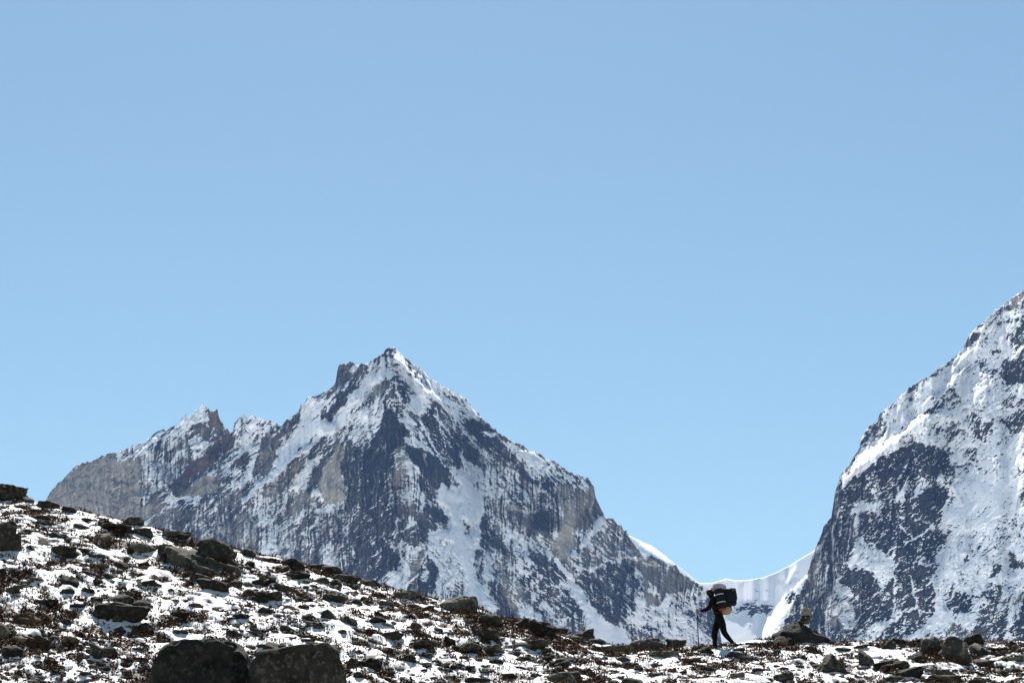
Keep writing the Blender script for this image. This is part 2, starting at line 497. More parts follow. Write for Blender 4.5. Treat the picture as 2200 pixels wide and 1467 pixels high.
RIGHT_TOP = [(1620, 1430), (1634, 1381), (1637, 1360), (1650, 1327), (1680, 1288), (1700, 1266), (1722, 1244), (1735, 1230), (1750, 1182), (1760, 1155), (1773, 1129), (1786, 1110),
 (1792, 1072), (1795, 1056), (1805, 1024), (1824, 998), (1847, 963), (1849, 946), (1866, 919), (1883, 908), (1891, 889), (1921, 864), (1940, 843),
 (1967, 824), (1992, 810), (2013, 796), (2043, 774), (2065, 753), (2079, 725), (2098, 706), (2117, 687), (2144, 663), (2172, 644), (2191, 630),
 (2200, 622), (2235, 600), (2290, 560), (2360, 540)]

cm = Canvas(-310, 720, 1600, 1500, 1.6, dict(S=.36, T=.3, R=0, K=.25, L=0))
cm.poly('P', [(330, 1130), (600, 1040), (760, 1080), (900, 1000), (1060, 960), (1300, 1100), (1540, 1260), (1560, 1480), (300, 1480)], 30, K=.7, S=.33)
A = cm.poly; LN = cm.line
# left ridge
A('P', [(-320, 1480), (-200, 1300), (60, 1100), (150, 1120), (330, 1150), (330, 1480)], 8, S=.2, T=.6, K=.6)
A('P', [(60, 1140), (95, 1075), (145, 1018), (200, 988), (260, 972), (310, 985), (335, 1030), (355, 1100), (330, 1160), (150, 1130)], 8, S=.10, T=.72, K=.5)
A('A', [(0, 760), (400, 580), (650, 500), (640, 640), (680, 760), (560, 980), (400, 1250), (200, 1330), (0, 1467)], S=.30, T=.36, K=1)
A('A', [(0, 760), (220, 740), (220, 880), (0, 930)], 6, S=.3, T=.6)
A('A', [(-330, 790), (0, 600), (200, 520), (400, 410), (560, 330), (700, 280), (720, 440), (560, 500), (400, 570), (200, 640), (0, 740), (-300, 860)], S=.70, K=0)
A('A', [(690, 260), (830, 100), (960, 230), (900, 330), (700, 370)], S=.68)
A('A', [(700, 360), (860, 340), (960, 470), (940, 600), (880, 600), (760, 470)], S=.04, T=.45, K=.4)
A('A', [(950, 200), (1050, 150), (1060, 330), (1130, 420), (960, 470), (900, 340)], S=.10, T=.5, R=.45)
A('A', [(640, 560), (780, 480), (930, 620), (880, 720), (740, 720), (640, 640)], S=.62)
A('A', [(1230, 480), (1290, 300), (1400, 270), (1600, 270), (1800, 340), (1850, 400), (1650, 560), (1500, 760), (1560, 820), (1500, 1000), (1520, 1090), (1350, 1190), (1110, 1290), (1120, 1200), (1230, 1070), (1080, 1080), (900, 1020), (1000, 930), (1150, 760), (1230, 640)], S=.60)
A('A', [(1150, 460), (1190, 560), (1130, 700), (1000, 850), (900, 950), (760, 1040), (620, 1120), (560, 1330), (440, 1320), (420, 1200), (560, 1000), (660, 850), (880, 780), (920, 660), (1050, 540)], S=.03, T=.30, R=.6, K=.2)
A('A', [(1150, 590), (1100, 720), (960, 870), (890, 810), (1050, 650)], S=.05, T=.04, R=.15)
A('A', [(560, 1000), (590, 1050), (490, 1310), (430, 1310), (410, 1200)], S=.03, T=0, R=.1)
A('A', [(580, 1300), (650, 1200), (850, 1030), (1080, 1040), (1040, 1200), (930, 1260), (720, 1330)], S=.12, T=.72)
LN('A', [(1010, 1070), (980, 1150)], 60, R=.9); LN('A', [(720, 1220), (690, 1270)], 50, R=.7)
A('A', [(1250, 800), (1400, 780), (1450, 850), (1330, 940), (1190, 970)], S=.10, T=.12, R=.45)
A('A', [(1560, 800), (1700, 600), (1840, 520), (1830, 640), (1780, 760), (1700, 1020), (1640, 1110), (1500, 1010), (1520, 900)], S=.10, T=.45, K=1)
A('A', [(1870, 440), (2080, 170), (2130, 200), (2060, 330), (1960, 560), (1880, 490)], S=.08, T=.3)
A('A', [(1680, 1190), (1800, 1080), (1960, 980), (2050, 870), (2200, 860), (2200, 1000), (1980, 1120), (1900, 1200), (1800, 1330), (1640, 1320)], S=.12, T=.35)
A('A', [(1020, 1440), (1150, 1280), (1340, 1210), (1450, 1240), (1270, 1440)], S=.22, T=.5)
A('I', [(380, 150), (560, 95), (830, 85), (800, 160), (640, 220), (420, 260), (220, 350), (100, 470), (0, 420), (150, 370), (380, 240)], S=.72)
A('I', [(820, 120), (1250, 0), (1280, 60), (1100, 100), (950, 260), (850, 480), (760, 560), (600, 560), (750, 400)], S=.48)
A('I', [(130, 480), (260, 350), (480, 240), (560, 280), (420, 480), (350, 560), (150, 530)], S=.15, T=.5, K=.8)
A('I', [(420, 560), (500, 440), (700, 300), (720, 360), (560, 540)], S=.12, T=.2, R=.35)
A('I', [(1000, 560), (1150, 420), (1380, 330), (1500, 350), (1560, 520), (1500, 780), (1300, 800), (1160, 720)], S=.26, T=.55, K=1)
A('I', [(1560, 820), (1650, 600), (1850, 430), (2200, 270), (2130, 420), (2060, 700), (2040, 960), (1800, 900), (1560, 850)], S=.52, T=.5, K=.7)
# upper left face
A('B', [(60, 1330), (330, 1020), (300, 1180), (170, 1300), (40, 1440)], S=.10, T=.35)
A('B', [(0, 1300), (330, 1020), (430, 830), (700, 760), (880, 640), (900, 750), (660, 900), (430, 900), (350, 1040), (90, 1290)], S=.42, T=.35)
A('B', [(200, 1467), (330, 1180), (350, 1040), (430, 900), (660, 900), (860, 800), (900, 750), (850, 880), (640, 1040), (560, 1200), (420, 1420), (330, 1467)], S=.86)
A('B', [(560, 1467), (700, 1300), (900, 1080), (1100, 900), (1200, 700), (1350, 560), (1500, 420), (1680, 380), (1880, 440), (1700, 560), (1450, 680), (1400, 800), (1300, 940), (1150, 1050), (1050, 1200), (900, 1360), (830, 1467)], S=.83)
A('B', [(1300, 290), (1620, 180), (1740, 20), (1830, 100), (1870, 250), (1880, 420), (1680, 360), (1450, 440)], S=.68)
A('B', [(1150, 1050), (1300, 940), (1480, 900), (1680, 720), (1680, 850), (1640, 1050), (1560, 1250), (1500, 1467), (900, 1467), (1050, 1200)], S=.58, T=.3)
A('B', [(580, 1260), (600, 1170), (760, 1060), (860, 900), (900, 770), (1050, 680), (1200, 620), (1190, 690), (1060, 750), (1080, 880), (1000, 1000), (880, 1060), (800, 1140), (700, 1250)], S=.12, T=.08)
A('B', [(420, 1400), (480, 1240), (560, 1180), (560, 1260), (460, 1400)], S=.10, T=.1)
A('B', [(930, 320), (1120, 230), (1300, 270), (1430, 340), (1350, 430), (1250, 560), (1100, 620), (940, 720), (870, 690), (910, 480)], S=.20, T=.32)
LN('B', [(880, 690), (930, 480), (960, 330), (1100, 270)], 70, S=.08, T=.55, R=.2)
LN('B', [(1160, 410), (1220, 380)], 70, S=.9)
A('B', [(1450, 700), (1600, 640), (1720, 580), (1740, 680), (1600, 820), (1480, 880), (1430, 760)], S=.18, T=.62)
A('B', [(1640, 180), (1700, 80), (1780, 50), (1760, 160), (1650, 230)], S=.35, T=.5, R=.3)
A('B', [(1850, 650), (1960, 560), (2100, 700), (2150, 900), (2000, 1000), (1900, 800)], S=.35, T=.25)
A('B', [(1660, 900), (1700, 1040), (1830, 1050), (1860, 960), (1900, 1000), (1890, 1100), (1870, 1220), (2000, 1300), (2060, 1400), (1900, 1467), (1530, 1467), (1580, 1230), (1640, 1060)], S=.07, T=.06, K=.6)
A('B', [(1680, 850), (1840, 870), (1850, 1040), (1700, 1040)], S=.5)
LN('B', [(1760, 770), (1770, 810)], 60, S=.3, T=.6, R=.4)
# upper right face
A('C', [(150, 40), (330, 150), (560, 380), (800, 540), (1000, 670), (1250, 830), (1400, 930), (1520, 1070), (1400, 1150), (1250, 1180), (1100, 1100), (960, 960), (760, 780), (600, 620), (420, 360)], S=.68, T=.2)
A('C', [(900, 800), (1150, 880), (1280, 1080), (1200, 1180), (1050, 1020)], 5, S=.85)
A('C', [(200, 190), (560, 640), (720, 800), (700, 1000), (600, 1080), (420, 1000), (540, 760), (420, 640), (300, 420)], S=.88)
A('C', [(250, 1080), (330, 1100), (560, 1250), (500, 1300), (260, 1220)], S=.85)
A('C', [(330, 560), (420, 680), (400, 920), (340, 860), (240, 660)], S=.18, T=.12)
A('C', [(640, 1100), (800, 1000), (830, 940), (900, 1060), (930, 1180), (860, 1250), (900, 1467), (800, 1467), (760, 1330), (650, 1220)], S=.14, T=.08)
A('C', [(1000, 1200), (1100, 1250), (1300, 1467), (1120, 1467)], S=.35, T=.15)
A('C', [(1290, 1240), (1400, 1170), (1640, 1180), (1750, 1300), (1900, 1420), (1990, 1467), (1500, 1467), (1320, 1300)], S=.10, T=.08)
LN('C', [(1560, 1150), (1700, 1260), (1960, 1440)], 60, S=.2, T=.35, R=.15)
LN('C', [(580, 1240), (720, 1450)], 70, S=.9); LN('C', [(545, 1250), (700, 1467)], 26, S=.08, T=.08)
LN('C', [(200, 180), (420, 380), (600, 660), (760, 800), (960, 960)], 44, S=1, L=1)
LN('C', [(830, 1040), (930, 1220), (1060, 1400)], 30, S=.75, T=.7, R=.2, L=.9)
# middle left face
A('D', [(280, 500), (600, 200), (800, 0), (1000, 0), (1100, 60), (1250, 0), (1180, 200), (1000, 280), (800, 380), (560, 560), (330, 760), (100, 960), (-280, 1300), (-300, 1270), (0, 1000), (160, 820), (240, 560)], S=.95, K=0)
LN('D', [(900, 210), (760, 330), (640, 460)], 36, S=.25, T=.1)
A('D', [(480, 720), (620, 640), (700, 700), (560, 880), (460, 860)], S=.10, T=.6)
A('D', [(0, 1090), (200, 970), (440, 800), (560, 900), (480, 960), (400, 1080), (330, 1150), (60, 1240)], S=.15, T=.3, K=.7)
LN('D', [(100, 1180), (170, 1150)], 60, T=.75, S=.1)
A('D', [(700, 620), (920, 620), (800, 820), (760, 1000), (720, 1100), (560, 1140), (520, 1000), (640, 820)], S=.72)
A('D', [(960, 600), (1160, 400), (1040, 640), (960, 760), (930, 1000), (720, 1200), (760, 1000), (830, 780)], S=.2, T=.22, K=.5)  # shaded flank left of the pale slab, its shade painted as darker rock
A('D', [(1300, 150), (1500, 0), (1880, 0), (1860, 120), (1720, 320), (1560, 480), (1400, 350)], S=.56)
A('D', [(1270, 430), (1400, 350), (1560, 500), (1700, 480), (1730, 330), (1870, 100), (2060, 0), (2200, 0), (2200, 420), (2100, 480), (1980, 560), (2050, 800), (2000, 1000), (2000, 1467), (1200, 1467), (1290, 1290), (1400, 1200), (1300, 950), (1290, 640)], S=.15, T=.12, K=.75)
A('D', [(1180, 420), (1270, 410), (1285, 620), (1275, 900), (1330, 1150), (1380, 1230), (1300, 1260), (1000, 1400), (930, 1100), (960, 800), (1080, 600)], 1.5, S=.10, T=.95, K=1)
LN('D', [(1980, 420), (1970, 560)], 26, S=.2, T=.9)
A('D', [(0, 1260), (500, 1130), (520, 1200), (470, 1467), (0, 1467)], S=.38, T=.35)
A('D', [(470, 1467), (560, 1200), (700, 1120), (760, 1200), (900, 1180), (850, 1300), (700, 1467)], S=.28, T=.6)
A('D', [(700, 1467), (1000, 1380), (1380, 1240), (1200, 1467)], S=.72)
LN('D', [(820, 380), (560, 580), (300, 790), (0, 1060), (-260, 1300)], 44, S=1, L=1)
# the central rib and the walls right of it
A('E', [(200, 460), (340, 430), (400, 560), (480, 680), (600, 850), (560, 880), (400, 880), (380, 1000), (330, 1060), (180, 1040), (130, 960), (240, 780), (220, 560)], S=.48, T=.85)
A('E', [(400, 590), (470, 680), (560, 830), (440, 860), (380, 720)], S=.8)
A('E', [(330, 290), (400, 290), (680, 360), (760, 450), (880, 590), (830, 560), (600, 480), (420, 400), (350, 430)], S=.76)
A('E', [(560, 900), (720, 1000), (900, 1240), (820, 1250), (600, 1080), (420, 900)], S=.22, T=.2)
A('E', [(350, 410), (620, 480), (820, 560), (900, 620), (950, 720), (1030, 780), (1060, 1130), (940, 990), (910, 1100), (740, 980), (600, 830), (460, 660)], 1.5, S=.06, T=.07, K=.8)
LN('E', [(670, 570), (690, 780)], 24, S=.4, T=.8)
A('E', [(700, 400), (780, 200), (900, 120), (1100, 260), (1200, 480), (1260, 620), (1230, 780), (1060, 740), (960, 640), (850, 450)], S=.27, T=.12)
A('E', [(1150, 280), (1240, 450), (1400, 680), (1560, 850), (1520, 700), (1480, 480), (1300, 250), (1150, 120)], S=.14, T=.1)
A('E', [(1290, 60), (1600, 40), (1750, 130), (1900, 260), (2060, 400), (1850, 480), (1700, 560), (1500, 330)], S=.12, T=.06)
A('E', [(1590, 200), (1800, 240), (1780, 320), (1680, 300)], S=.78)
A('E', [(1480, 440), (1640, 560), (1900, 880), (1960, 1150), (1900, 1300), (1720, 1050), (1540, 800)], S=.38, T=.28, K=1)
LN('E', [(1250, 150), (1450, 400), (1600, 560), (1700, 680)], 34, S=.7)
A('E', [(1200, 500), (1300, 560), (1500, 790), (1720, 1020), (1820, 1240), (1560, 1180), (1400, 880), (1250, 620)], S=.78)
A('E', [(1050, 800), (1230, 760), (1400, 900), (1480, 1040), (1540, 1200), (1620, 1467), (940, 1467), (870, 1260), (940, 1000), (1080, 1130), (1130, 900)], S=.92)
A('E', [(1100, 880), (1170, 900), (1180, 1000), (1260, 1040), (1200, 1150), (1110, 1060)], S=.08, T=.08)
A('E', [(1060, 700), (1200, 640), (1230, 760), (1180, 800)], S=.08, T=.08)
LN('E', [(560, 80), (780, 430), (860, 560)], 34, S=.05, T=.06); LN('E', [(600, 90), (800, 400), (930, 680), (1040, 790)], 26, S=.88)
A('E', [(380, 1050), (560, 1120), (800, 1240), (930, 1467), (380, 1467), (340, 1150)], S=.44)
A('E', [(320, 1330), (520, 1320), (560, 1467), (320, 1467)], S=.14, T=.6)
LN('E', [(890, 0), (950, 80), (1080, 240)], 24, S=.7, T=.7, R=.3, L=.8); LN('E', [(1210, 500), (1280, 660)], 16, S=.5, T=.9, R=.2, L=.6)
# right shoulder
A('F', [(0, 900), (240, 940), (250, 1130), (600, 1170), (600, 1467), (0, 1467)], S=.22, T=.42, K=1)
A('F', [(0, 280), (150, 430), (360, 600), (520, 760), (720, 900), (880, 1150), (760, 1150), (600, 1000), (300, 950), (150, 750), (0, 600)], S=.48, K=.8)
A('F', [(0, 40), (130, 80), (130, 200), (350, 280), (330, 420), (480, 560), (700, 700), (900, 680), (950, 720), (870, 860), (700, 800), (560, 740), (400, 600), (300, 400), (150, 330), (0, 250)], S=.2, T=.08)
A('F', [(140, 80), (330, 120), (560, 210), (800, 310), (1000, 430), (1230, 570), (1450, 640), (1530, 780), (1430, 850), (1300, 780), (1140, 690), (900, 660), (700, 560), (520, 420), (350, 200)], S=.60, T=.2)
LN('F', [(100, 0), (320, 90), (570, 190), (950, 370), (1230, 560)], 64, S=.16, T=.42, R=.15)
A('F', [(880, 860), (1010, 840), (1060, 1000), (1050, 1250), (1080, 1467), (600, 1467), (620, 1200), (870, 1130)], S=.12, T=.06, K=1)
A('F', [(960, 760), (1030, 710), (1120, 720), (1280, 820), (1200, 900), (1130, 960), (1060, 1060), (1010, 830)], S=.08, T=.66, K=1)
A('F', [(1280, 820), (1430, 870), (1600, 850), (1680, 1110), (1600, 1260), (1500, 1400), (1300, 1467), (1300, 950)], S=.12, T=.45, K=1)
A('F', [(1060, 1060), (1280, 950), (1300, 1250), (1290, 1467), (1060, 1467), (1130, 1250)], S=.10, T=.72, K=.7)
A('F', [(1530, 660), (1610, 850), (1680, 1090), (1740, 1230), (1600, 1200), (1560, 1000), (1500, 800)], S=.10, T=.48)
LN('F', [(320, 940), (430, 1000), (540, 1010)], 20, S=.7); LN('F', [(270, 1090), (430, 1130), (620, 1190)], 56, S=.3, T=1)
A('F', [(1600, 1440), (1640, 1290), (1760, 1260), (1830, 1280), (1700, 1380), (1620, 1467)], S=.85)
# lower middle
A('G', [(0, 0), (600, 0), (560, 400), (520, 600), (610, 720), (600, 900), (440, 1000), (300, 1100), (0, 1050)], S=.17, T=.10, K=.4)
A('G', [(600, 60), (860, 60), (860, 200), (620, 180)], 6, S=.15, T=.45, R=.4)
A('G', [(560, 460), (870, 260), (900, 180), (1050, 60), (1180, 380), (980, 540), (900, 560), (640, 580)], S=.17, T=.25, K=.3)
LN('G', [(560, 460), (870, 255)], 22, S=.8)
A('G', [(520, 590), (660, 520), (780, 580), (930, 620), (870, 720), (700, 720), (600, 700)], S=.58)
A('G', [(620, 720), (800, 740), (760, 1000), (650, 1200), (380, 1200), (480, 1020), (600, 920)], S=.88)
A('G', [(980, 580), (1100, 500), (1300, 550), (1400, 740), (1300, 760), (1150, 720), (1200, 900), (1100, 900), (960, 760)], S=.70)
A('G', [(1050, 440), (1180, 380), (1330, 360), (1200, 0), (1750, 0), (1780, 120), (1720, 300), (1800, 420), (1720, 600), (1650, 640), (1620, 900), (1700, 1080), (1860, 1180), (1930, 1300), (1950, 1700), (1640, 1700), (1560, 1290), (1500, 1000), (1350, 700), (1300, 540), (1120, 500)], S=.92)
A('G', [(1060, 80), (1200, 100), (1270, 190), (1240, 260), (1130, 240)], S=.10, T=.08)
A('G', [(1500, 240), (1560, 280), (1600, 450), (1540, 400)], S=.3, T=.2)
A('G', [(1140, 900), (1400, 780), (1500, 1000), (1560, 1300), (1220, 1290), (1200, 1100)], S=.55)
A('G', [(1020, 720), (1120, 860), (1140, 1000), (1100, 1250), (860, 1230), (900, 1000), (1000, 900)], S=.12, T=.08)
LN('G', [(980, 960), (970, 1040)], 70, S=.8)
A('G', [(900, 680), (980, 600), (960, 720), (900, 900), (740, 1070), (780, 900)], 1.5, S=.05, T=.72)
A('G', [(1120, 1000), (1180, 1000), (1240, 1290), (1110, 1290)], S=.55, T=.9)
A('G', [(1740, 240), (1800, 100), (1840, 200), (1860, 450), (1800, 600), (1700, 600), (1780, 420), (1720, 330)], S=.15, T=.1)
A('G', [(1660, 960), (1720, 740), (1830, 760), (1880, 950), (1890, 1150), (1780, 1100)], S=.22, T=.12)
# lower right
A('H', [(0, 150), (80, 200), (210, 330), (300, 480), (200, 560), (100, 420), (40, 300)], S=.18, T=.1)
A('H', [(90, 380), (250, 480), (400, 600), (300, 700), (200, 720), (180, 560)], S=.42, T=.4, K=.7)
A('H', [(380, 560), (540, 530), (820, 560), (940, 740), (950, 830), (700, 830), (560, 900), (420, 830)], S=.24, T=.1, K=.4)
A('H', [(110, 850), (230, 960), (380, 1230), (170, 1210), (100, 1000)], S=.18, T=.1)
A('H', [(200, 730), (400, 770), (480, 960), (520, 1100), (420, 1230), (300, 1100), (200, 950)], S=.27, T=.68, R=.12, K=.4)
A('H', [(560, 920), (700, 850), (980, 860), (1100, 1040), (1150, 1250), (1000, 1300), (900, 1200), (780, 1180), (640, 1180)], S=.27, T=.12, K=.4)
A('H', [(350, 230), (480, 280), (640, 300), (760, 400), (830, 540), (680, 480), (540, 520), (380, 500), (300, 300)], S=.60)
LN('H', [(700, 1080), (790, 1180)], 70, S=.8); LN('H', [(600, 1000), (580, 940)], 60, S=.7); LN('H', [(900, 860), (980, 880)], 60, S=.65)
A('H', [(420, 1150), (620, 1120), (700, 1340), (450, 1260)], S=.68); A('H', [(780, 1310), (900, 1240), (980, 1260), (980, 1410), (800, 1380)], S=.72)
A('H', [(1050, 700), (1200, 690), (1400, 650), (1630, 700), (1630, 1250), (1450, 1280), (1300, 1150), (1150, 900)], S=.17, T=.12, K=.6)
A('H', [(880, 560), (1000, 500), (1200, 500), (1100, 640), (1000, 640)], S=.3, T=.4)
A('H', [(830, 340), (900, 150), (1050, 120), (1060, 390), (1000, 520), (880, 560), (790, 400)], S=.10, T=.85, K=.3)
A('H', [(1190, 360), (1300, 240), (1400, 110), (1600, 180), (1630, 380), (1450, 440), (1400, 620), (1200, 680), (1100, 400)], S=.22, T=.4, K=.5)
LN('H', [(840, 560), (960, 720), (1080, 930)], 60, S=.97, K=0); LN('H', [(1080, 930), (1180, 1100), (1280, 1200)], 110, S=.97, K=0)
A('H', [(1130, 1080), (1250, 1130), (1430, 1290), (1640, 1390), (1660, 1500), (1250, 1480), (1180, 1250)], S=.95, K=0)
LN('H', [(1380, 80), (1280, 220), (1190, 330), (1120, 390)], 44, S=.92)
LN('H', [(1430, 470), (1480, 400), (1570, 380)], 22, S=.85); LN('H', [(1080, 650), (1190, 690)], 25, S=.85); LN('H', [(1260, 680), (1380, 620)], 28, S=.7)
LN('H', [(30, 450), (80, 640), (100, 790)], 26, S=.85); A('H', [(0, 900), (100, 960), (110, 1190), (0, 1190)], S=.75); A('H', [(0, 420), (50, 520), (90, 800), (0, 780)], S=.65)
A('J', [(0, 560), (270, 560), (380, 760), (360, 900), (340, 1050), (200, 1180), (0, 1150)], S=.17, T=.12, K=.6)
A('J', [(0, 60), (120, 100), (290, 320), (280, 480), (100, 520), (0, 480)], S=.28, T=.36)
A('J', [(430, 520), (560, 500), (700, 560), (800, 570), (820, 680), (1000, 780), (860, 840), (780, 940), (700, 860), (640, 900), (480, 760)], S=.14, T=.46, K=.8)
A('J', [(270, 290), (340, 370), (440, 520), (470, 640), (480, 860), (640, 1000), (620, 1130), (560, 1120), (450, 1000), (430, 830), (400, 700)], S=.10, T=.6, K=.8)
A('J', [(600, 1170), (900, 1170), (1000, 1100), (1150, 1200), (1180, 1300), (1220, 1500), (700, 1500), (620, 1300)], S=.48, T=.28, K=.5)
A('J', [(640, 1000), (700, 1180), (640, 1350), (600, 1200), (450, 1010)], S=.55, T=.4, K=.8)
A('J', [(860, 840), (1000, 780), (1180, 830), (1180, 900), (1050, 1000), (960, 1100), (840, 1230), (700, 1180), (640, 1000), (680, 900)], S=.68)
A('J', [(370, 900), (430, 910), (460, 1020), (600, 1180), (620, 1260), (520, 1280), (420, 1200), (250, 1210), (230, 1150), (350, 1040)], S=.70)
A('J', [(230, 1220), (420, 1200), (600, 1260), (600, 1420), (300, 1420)], S=.25, T=.15)
A('J', [(-20, 1160), (80, 1220), (200, 1310), (290, 1390), (260, 1520), (-20, 1500)], S=.95, K=0)

RIBX = np.array([(745, 838), (780, 848), (830, 850), (880, 856), (940, 868), (1000, 872), (1080, 872), (1180, 895), (1300, 930), (1460, 960)], dtype=float)
def main_dir(PX, PY):
    rx = np.interp(PY, RIBX[:, 0], RIBX[:, 1])
    s = np.tanh((PX - rx) / 22.0)
    return np.ones_like(PX), s * .78 - .0
def main_rib(PX, PY):
    rx = np.interp(PY, RIBX[:, 0], RIBX[:, 1])
    d = np.abs(PX - rx)
    tower = np.exp(-((PX - 1240) / 70.0) ** 2) * 40
    return (np.sqrt(d * d + 14 ** 2) - 14) * np.where(PX < rx, .62, .60) - tower
def main_D0(PX, PY):
    return 5600.0 + 0 * PX

cr = Canvas(1600, 520, 2400, 1480, 1.6, dict(S=.79, T=.12, R=0, K=0, L=0))
A = cr.poly; LN = cr.line
A('P', [(1750, 1180), (1795, 1050), (1850, 1000), (1960, 955), (2015, 955), (2045, 1040), (2025, 1110), (2012, 1200), (2010, 1290), (1990, 1400), (1900, 1440), (1690, 1440), (1700, 1270)], S=.24, T=.08)
A('K', [(700, -20), (860, 60), (820, 200), (700, 300), (600, 380), (480, 440), (400, 420), (440, 310), (540, 130)], S=.38, T=.25)
LN('P', [(1792, 1060), (1824, 998), (1849, 950), (1883, 908), (1921, 864), (1967, 826), (2043, 776), (2079, 728)], 14, S=.3, T=.2)
A('K', [(160, 1040), (260, 920), (420, 850), (620, 700), (760, 620), (920, 560), (1100, 450), (1200, 330), (1467, 400), (1467, 860), (1200, 900), (1000, 960), (850, 1050), (600, 1000), (560, 1100), (300, 1180)], S=.14, T=.06)
A('K', [(150, 1050), (300, 1180), (300, 1340), (500, 1350), (900, 1240), (1200, 1130), (1467, 1000), (1467, 1500), (40, 1500), (60, 1380)], S=.14, T=.08)
A('K', [(300, 1340), (450, 1200), (600, 1210), (820, 1180), (700, 1290), (600, 1290), (400, 1360)], S=.75)
A('K', [(880, 1180), (1000, 1060), (1100, 980), (1300, 940), (1467, 850), (1467, 960), (1200, 1060), (1000, 1150)], S=.6)
A('K', [(580, 1010), (780, 1020), (620, 1060)], S=.7)
A('K', [(60, 1120), (150, 1050), (160, 1250), (40, 1390)], S=.12, T=.38)
A('K', [(150, 1030), (250, 900), (400, 780), (560, 700), (700, 600), (760, 520), (900, 430), (1080, 300), (1200, 240), (1400, 60), (1467, -20), (1200, 0), (1100, 150), (1000, 230), (850, 370), (720, 420), (560, 480), (420, 560), (340, 680), (250, 780), (170, 880)], S=.88, L=.95)
A('L', [(1300, -60), (1120, 0), (1080, 80), (980, 140), (860, 230), (780, 300), (680, 380), (630, 430), (720, 460), (800, 380), (900, 330), (920, 260), (1050, 240), (1300, 200)], S=.3, T=.3)
A('L', [(820, 350), (1000, 320), (1300, 280), (1300, 600), (1040, 680), (960, 640), (940, 560), (1000, 420), (860, 420)], S=.34, T=.22)
A('L', [(1000, 800), (1153, 640), (1400, 500), (1400, 1100), (960, 1080), (890, 1020), (880, 930), (920, 880)], S=.15, T=.08)
A('L', [(620, 810), (700, 820), (720, 900), (660, 920)], S=.2); A('L', [(770, 890), (830, 900), (820, 1030), (790, 1000)], S=.2)
A('L', [(220, 1130), (380, 1050), (400, 1160), (480, 1260), (380, 1330), (240, 1400), (0, 1467), (0, 1400), (120, 1330), (200, 1200)], S=.2, T=.08)
A('L', [(570, 1400), (640, 1320), (760, 1340), (700, 1440), (600, 1467)], S=.25); A('L', [(900, 1300), (1000, 1210), (1400, 1200), (1400, 1467), (1040, 1467), (1050, 1350)], S=.25, T=.1)
A('L', [(520, 560), (590, 490), (660, 500), (640, 570), (560, 630), (470, 690), (470, 640)], 1.5, S=.03, T=.1, R=.12)
LN('L', [(530, 690), (400, 850)], 34, S=1, L=.9); LN('L', [(480, 900), (300, 1080), (160, 1260)], 44, S=.9, L=.9); LN('L', [(220, 1410), (320, 1420)], 50, S=.9, L=.9)
A('M', [(620, 200), (660, 130), (880, 120), (870, 250), (820, 400), (700, 370), (600, 240)], S=.15); A('M', [(640, 0), (780, 0), (700, 120), (620, 120)], S=.3)
A('M', [(940, 100), (1100, 60), (1400, 0), (1400, 250), (1080, 290), (1030, 180)], S=.18, T=.08)
A('M', [(300, 200), (450, 150), (520, 300), (420, 330), (300, 290)], S=.45, T=.4)
A('M', [(100, 300), (250, 160), (260, 220), (200, 290)], S=.15)
A('M', [(0, 520), (250, 470), (320, 560), (310, 680), (280, 760), (150, 750), (0, 830)], S=.08, T=.06)
A('M', [(300, 680), (390, 700), (390, 810), (310, 810)], S=.05, T=.3, R=.1); LN('M', [(340, 680), (540, 660), (680, 670)], 14, S=.08)
A('M', [(520, 480), (680, 480), (690, 650), (560, 600)], S=.38)
A('M', [(0, 940), (200, 940), (300, 1000), (290, 1100), (230, 1280), (100, 1440), (0, 1467)], S=.06, T=.06); LN('M', [(80, 1220), (250, 1150)], 14, S=.6)
A('M', [(310, 1150), (380, 1060), (370, 1120), (320, 1180)], S=.2)
A('M', [(1200, 1160), (1230, 900), (1400, 850), (1400, 1150)], S=.1); A('M', [(1150, 730), (1400, 690), (1200, 800), (1100, 810)], S=.35)
A('M', [(420, 840), (760, 860), (1160, 900), (1160, 1200), (760, 1440), (420, 1467), (330, 1250), (420, 1080)], 8, S=.88)
A('N', [(740, -20), (1080, 0), (1090, 120), (1100, 200), (1040, 300), (1020, 430), (920, 520), (930, 600), (860, 700), (820, 850), (780, 1100), (820, 1467), (600, 1467), (450, 1000), (360, 950), (440, 800), (500, 660), (560, 480), (630, 260), (700, 130)], S=.16, T=.17, K=.9)
LN('N', [(590, 480), (560, 760)], 56, S=.05, T=.5); LN('N', [(720, 100), (640, 330), (600, 480)], 40, S=.15, T=.38)
A('N', [(0, 1250), (110, 1350), (0, 1467)], S=.4)
A('N', [(220, 1050), (360, 940), (440, 1050), (400, 1150), (200, 1400)], S=.35, T=.12)
A('N', [(500, 600), (520, 680), (440, 780), (360, 920), (330, 1040), (260, 1080), (210, 1240), (110, 1350), (-30, 1400), (-20, 1220), (40, 1090), (140, 950), (210, 830), (310, 740)], S=1, L=.9, K=0)
A('N', [(240, 900), (350, 800), (360, 860), (300, 980), (240, 970)], S=.2, T=.1, L=0)
A('N', [(1180, 0), (1521, 0), (1521, 320), (1400, 330), (1250, 250), (1180, 150)], S=.14, T=.08)
A('N', [(1200, 880), (1400, 940), (1521, 900), (1521, 1150), (1300, 1230), (1130, 1250), (1080, 1050), (1220, 980)], S=.17, T=.08)
A('N', [(930, 600), (1050, 550), (1240, 590), (1300, 740), (1200, 830), (1050, 900), (1020, 780), (900, 680)], S=.12, T=.13)
A('N', [(1090, 210), (1160, 190), (1220, 290), (1400, 340), (1521, 420), (1521, 640), (1450, 700), (1400, 830), (1330, 700), (1260, 600), (1150, 560), (1040, 520), (940, 510), (1020, 430)], S=.85)
